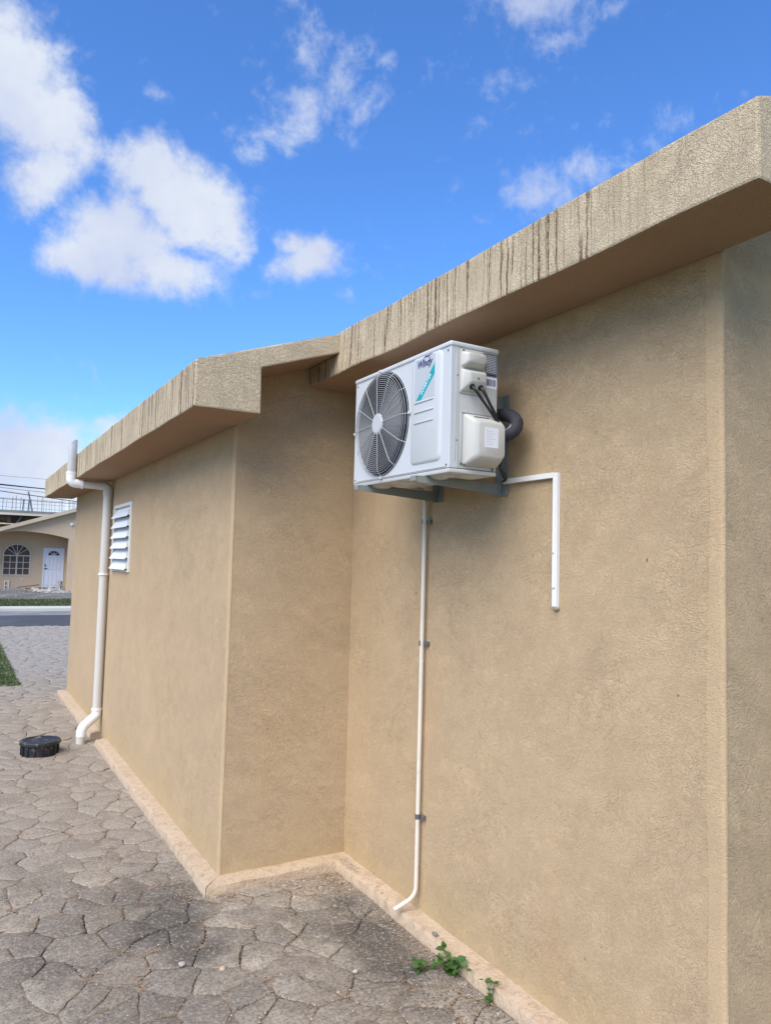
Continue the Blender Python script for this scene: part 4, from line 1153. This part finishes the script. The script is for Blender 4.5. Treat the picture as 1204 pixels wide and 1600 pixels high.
# arched head filled back to a half-round: spandrels
bm = bmesh.new(); cx_ = (WX0+WX1)/2; rx_ = (WX1-WX0)/2; rz_ = WZT-WZS
for sgn in (-1, 1):
    arc = [(cx_+sgn*rx_*math.sin(PI/2*k/12), WZS+rz_*math.cos(PI/2*k/12)) for k in range(13)]
    pts = arc + [(cx_+sgn*rx_, WZT)]
    A1 = [bm.verts.new((x, YR+.002, z)) for x, z in pts]; B1 = [bm.verts.new((x, YR+.18, z)) for x, z in pts]
    for k in range(len(pts)): bm.faces.new((A1[k], A1[(k+1) % len(pts)], B1[(k+1) % len(pts)], B1[k]))
    bm.faces.new(A1); bm.faces.new(B1[::-1])
fpart(bm_obj('window_arch', bm, m_fwall, FH))
# front porch wall with arch
bm = bmesh.new(); N = 40; XL, XRr, zs0, zs1, zk = .60, 4.356, 2.12, 2.36, 2.616
def archz(x):
    xm = 2.45
    if x < xm: t = (xm-x)/(xm-XL); return zs0+(zk-zs0)*math.sqrt(max(0, 1-t*t*.98)) if t > 1 else zk-(zk-zs0)*t**2.0
    t = (x-xm)/(XRr-xm); return zk-(zk-zs1)*t**2.1
def quadp(pts, y0, y1):
    A1 = [bm.verts.new((x, y0, z)) for x, z in pts]; B1 = [bm.verts.new((x, y1, z)) for x, z in pts]
    for k in range(len(pts)): bm.faces.new((A1[k], A1[(k+1) % len(pts)], B1[(k+1) % len(pts)], B1[k]))
    bm.faces.new(A1); bm.faces.new(B1[::-1])
for k in range(N):
    xa, xb = XL+(XRr-XL)*k/N, XL+(XRr-XL)*(k+1)/N
    quadp([(xa, archz(xa)), (xb, archz(xb)), (xb, frz(xb)+.10), (xa, frz(xa)+.10)], YF, YF+.22)
quadp([(.2, .0), (XL, .0), (XL, frz(XL)+.1), (.2, frz(.2)+.1)], YF, YF+.22)
quadp([(XRr, .0), (7.0, .0), (7.0, frz(7.0)+.1), (XRr, frz(XRr)+.1)], YF, YF+.22)
quadp([(7.0, .0), (13.8, .0), (13.8, frz(.2)+.1), (7.0, frz(7.0)+.1)], YF, YF+.22)
bmesh.ops.remove_doubles(bm, verts=bm.verts, dist=1e-4)
fpart(bm_obj('porch_arch', bm, m_fwall, FH))
bm = bmesh.new()
quadp([(4.50, .085), (4.70, .085), (4.70, 2.9), (4.50, 2.9)], YF+.225, YR-.003)
fpart(bm_obj('porch_side_wall', bm, m_fwall, FH))
bm = bmesh.new(); box(bm, .2, 37.2, 0, 13.8, 46, 2.1); fpart(bm_obj('wall', bm, m_fwall, FH))
bm = bmesh.new(); quadp([(.3, 2.9), (5.2, 2.9), (5.2, 2.94), (.3, 2.94)], YF+.23, YR+.2); fpart(bm_obj('porch_ceiling', bm, m_fwall, FH))
bm = bmesh.new(); quadp([(-.15, frz(-.15)), (7.0, frz(7.0)), (14.15, frz(-.15)), (14.15, frz(-.15)+.165), (7.0, frz(7.0)+.165), (-.15, frz(-.15)+.165)], YF-.3, 46.3)
fpart(bm_obj('roof', bm, m_froof, FH))
bm = bmesh.new(); box(bm, 4.455, 38.0, 3.5, 4.535, 38.1, 4.42); fpart(bm_obj('vent_pipe', bm, m_white, FH))
# arched window
fw_ = bpy.data.objects.new('window', None); link(fw_, FH); fw_.location = Vector((cx_, YR, WZ0))-FH.location
def wpart(o): o.location = o.location-Vector((cx_, YR, WZ0)); return o
bm = bmesh.new(); T = .045
box(bm, WX0-.03, YR-.03, WZ0-.035, WX1+.03, YR+.03, WZ0+.012)
box(bm, WX0-.03, YR-.025, WZ0+.0125, WX0+.02, YR+.03, WZS); box(bm, WX1-.02, YR-.025, WZ0+.0125, WX1+.03, YR+.03, WZS)
box(bm, WX0-.03, YR-.028, WZS, WX1+.03, YR+.03, WZS+.05); box(bm, cx_-.03, YR-.026, WZ0+.0125, cx_+.03, YR+.028, WZS-.0005)
for x in (WX0+(cx_-WX0)*.5, cx_+(WX1-cx_)*.5): box(bm, x-.014, YR-.022, WZ0+.0125, x+.014, YR+.02, WZS-.0005)
for z in (WZ0+(WZS-WZ0)*.34, WZ0+(WZS-WZ0)*.67): box(bm, WX0+.0205, YR-.018, z-.014, WX1-.0205, YR+.018, z+.014)
tube(bm, [(cx_-(rx_+.01)*math.cos(PI*k/24), YR, WZS+.05+(rz_-.03)*math.sin(PI*k/24)) for k in range(25)], .026, 6)
for a in (38, 64, 90, 116, 142):
    box_a = R(a); tube(bm, [(cx_, YR-.012, WZS+.05), (cx_+rx_*math.cos(box_a), YR-.012, WZS+.05+(rz_-.04)*math.sin(box_a))], .015, 5)
wpart(bm_obj('frame', bm, m_fwin, fw_))
bm = bmesh.new(); box(bm, WX0, YR+.06, WZ0, WX1, YR+.08, WZT); wpart(bm_obj('pane', bm, m_glass, fw_))
bm = bmesh.new()
for k in range(14): box(bm, WX0+.02, YR+.034, WZ0+.03+k*.058, WX1-.02, YR+.05, WZ0+.055+k*.058)
wpart(bm_obj('blind', bm, m_blind, fw_))
# door
dr_ = bpy.data.objects.new('door', None); link(dr_, FH); dr_.location = Vector((3.91, YR, .085))-FH.location; tag(dr_, 'white front door with half-round fanlight')
def drp(o): o.location = o.location-Vector((3.91, YR, .085)); return o
bm = bmesh.new(); box(bm, 3.535, YR+.01, .095, 4.285, YR+.06, 1.895); drp(bm_obj('leaf', bm, m_white, dr_))
bm = bmesh.new(); box(bm, 3.475, YR-.02, .085, 3.533, YR+.07, 1.945); box(bm, 4.287, YR-.02, .085, 4.345, YR+.07, 1.945); box(bm, 3.5335, YR-.018, 1.897, 4.2865, YR+.07, 1.945)
drp(bm_obj('frame', bm, m_white, dr_))
for (x0, x1, z0, z1_) in ((3.60, 3.74, .25, .85), (3.78, 3.90, .25, .85), (3.94, 4.06, .25, .85), (4.09, 4.22, .25, .85), (3.60, 3.74, .95, 1.50), (3.78, 3.90, .95, 1.56), (3.94, 4.06, .95, 1.56), (4.09, 4.22, .95, 1.50)):
    bm = bmesh.new(); box(bm, x0, YR-.004, z0, x1, YR+.012, z1_, .012, 1); drp(bm_obj('door_panel', bm, m_white, dr_))
bm = bmesh.new(); pts = [(3.91+.235*math.cos(PI*k/16), 1.612+.20*math.sin(PI*k/16)) for k in range(17)]
A1 = [bm.verts.new((x, YR-.004, z)) for x, z in pts]; B1 = [bm.verts.new((x, YR+.011, z)) for x, z in pts]
for k in range(17): bm.faces.new((A1[k], A1[(k+1) % 17], B1[(k+1) % 17], B1[k]))
bm.faces.new(A1); drp(bm_obj('fanlight', bm, m_glass, dr_))
bm = bmesh.new()
for a in (45, 90, 135): tube(bm, [(3.91, YR-.012, 1.612), (3.91+.22*math.cos(R(a)), YR-.012, 1.612+.19*math.sin(R(a)))], .010, 5)
tube(bm, [(3.91+.08*math.cos(PI*k/10), YR-.012, 1.612+.07*math.sin(PI*k/10)) for k in range(11)], .010, 5)
drp(bm_obj('glazing_bars', bm, m_white, dr_))
bm = bmesh.new(); box(bm, 3.555, YR-.05, 1.135, 3.60, YR+.009, 1.19, .004); box(bm, 3.555, YR-.05, .995, 3.60, YR+.009, 1.04, .004); box(bm, 3.60, YR-.06, 1.008, 3.69, YR-.045, 1.028, .004)
drp(bm_obj('handle', bm, m_black, dr_))
bm = bmesh.new(); cyl(bm, (4.445, YF-.001, 3.0), (0, -1, 0), .07, .05, 20); cyl(bm, (4.445, YF-.05, 3.0), (0, -1, 0), .055, .05, 20, .03)
fpart(bm_obj('wall_light', bm, m_pvcn, FH, True))
bm = bmesh.new(); box(bm, 2.62, YR-.03, .50, 2.68, YR-.001, .54); fpart(bm_obj('wall_box', bm, m_white, FH))
# concrete blocks on the porch
def cblock(x, y, z, rz, label, tall=True):
    bm = bmesh.new(); W_, H_, D_ = (.2, .40, .2) if tall else (.4, .2, .2)
    t = .035
    box(bm, -W_/2, -D_/2, 0, W_/2, D_/2, t); box(bm, -W_/2, -D_/2, H_-t, W_/2, D_/2, H_)
    box(bm, -W_/2, -D_/2, t+.0005, -W_/2+t, D_/2, H_-t-.0005); box(bm, W_/2-t, -D_/2, t+.0005, W_/2, D_/2, H_-t-.0005)
    box(bm, -W_/2+t+.0005, -D_/2+.001, H_/2-t/2, W_/2-t-.0005, D_/2-.001, H_/2+t/2)
    o = bm_obj('concrete_block', bm, m_block); o.location = (x, y, z); o.rotation_euler = (0, 0, rz); tag(o, label, 'block', 'concrete blocks at the far house')
cblock(4.12, 35.9, .085, .25, 'pale hollow concrete block standing on end beside the far white door')
cblock(2.02, 35.5, .086, -.3, 'hollow concrete block standing below the far arched window')

# ================================================================== unfinished building behind
UB = tag(empty('building', (6, 60, 0)), 'unfinished concrete building with bare roof slab rising behind the far house', 'building')
def up_(o): o.location = o.location-Vector((6, 60, 0)); return o
bm = bmesh.new(); box(bm, -14, 59.7, 4.60, 30, 72, 4.80); up_(bm_obj('roof_slab', bm, m_conc, UB))
bm = bmesh.new(); box(bm, -14, 59.55, 4.44, 30, 59.69, 4.598); up_(bm_obj('cream_band', bm, m_creamc, UB))
bm = bmesh.new(); box(bm, -14, 60.6, 0, 30, 71, 4.598); up_(bm_obj('wall', bm, m_brwall, UB))
for x in (-5.6, -1.2, 3.15, 7.6, 12): 
    bm = bmesh.new(); box(bm, x, 59.9, 0, x+.22, 60.12, 4.598); up_(bm_obj('column', bm, m_brown, UB))
bm = bmesh.new(); tube(bm, [(3.4, 60.0, 3.3), (4.1, 60.0, 4.4)], .05, 6); up_(bm_obj('brace', bm, m_conc, UB))
bm = bmesh.new(); box(bm, -14, 58.2, 3.62, 3.0, 60.5, 3.80); up_(bm_obj('canopy', bm, m_creamc, UB))
# steel bars standing on the slab: one thing, each rod a part
RB = tag(empty('rebar_frame', (6, 61, 4.8)), 'bare steel rod framework standing on the unfinished roof slab', 'framework')
rd = random.Random(8); bar_me = None
x = 1.4; k = 0
while x < 8.6:
    bm = bmesh.new(); h = rd.uniform(.85, 1.15); tube(bm, [(0, 0, 0), (rd.uniform(-.04, .04), 0, h)], .014 if rd.random() < .75 else .026, 4)
    o = bm_obj('rod', bm, m_rebar, RB); o.location = (x-6, rd.uniform(-.8, 1.5), 0); x += rd.uniform(.14, .42)
for z in (.25, .58, .90):
    bm = bmesh.new(); tube(bm, [(-5, 0, z+.05), (0, 0, z), (3, 0, z-.05)], .014, 4); bm_obj('cross_rod', bm, m_rebar, RB)
pl_ = bm = bmesh.new(); tube(bm, [(0, 0, 0), (-.34, 0, 1.46)], .055, 6)
o = bm_obj('timber_prop', bm, m_plate, None); o.location = (4.80, 60.5, 4.8); tag(o, 'leaning grey timber prop standing among the steel rods on the slab', 'prop')
for x, h in ((4.16, .90), (4.52, .80)):
    bm = bmesh.new(); tube(bm, [(0, 0, 0), (.03, 0, h)], .045, 6)
    o = bm_obj('thick_rod', bm, m_rebar, RB); o.location = (x-6, -.4, 0)

# ------------------------------------------------------------------ overhead wires
def wire(z0, z1_, r, label, sag=.25, y=30.0, slope=0):
    # straight between (x=1.27,z0) and (x=3.82,z1), carried on far to both sides
    bm = bmesh.new(); pts = []
    k = (z1_-z0)/(3.82-1.27)
    for i in range(31):
        x = -24+i*2.0; u = (x-2.5)/26
        pts.append((x, y, z0+k*(x-1.27)+ .9*u*u))
    tube(bm, pts, r, 5); tag(bm_obj('overhead_wire', bm, m_wire), label, 'wire', 'overhead wires crossing above the road')
wire(4.113, 4.000, .020, 'thick dark overhead wire, second from the top of the bundle')
wire(4.098, 4.020, .013, 'overhead wire twisting close under the thickest one', y=30.1)
wire(3.998, 3.860, .008, 'thin overhead wire between the two thick ones')
wire(3.871, 3.650, .015, 'dark overhead wire sloping down just under the eave corner')
wire(3.600, 3.560, .010, 'lowest thin overhead wire in front of the steel rods')
wire(4.424, 4.400, .005, 'faint topmost overhead wire high above the rest')
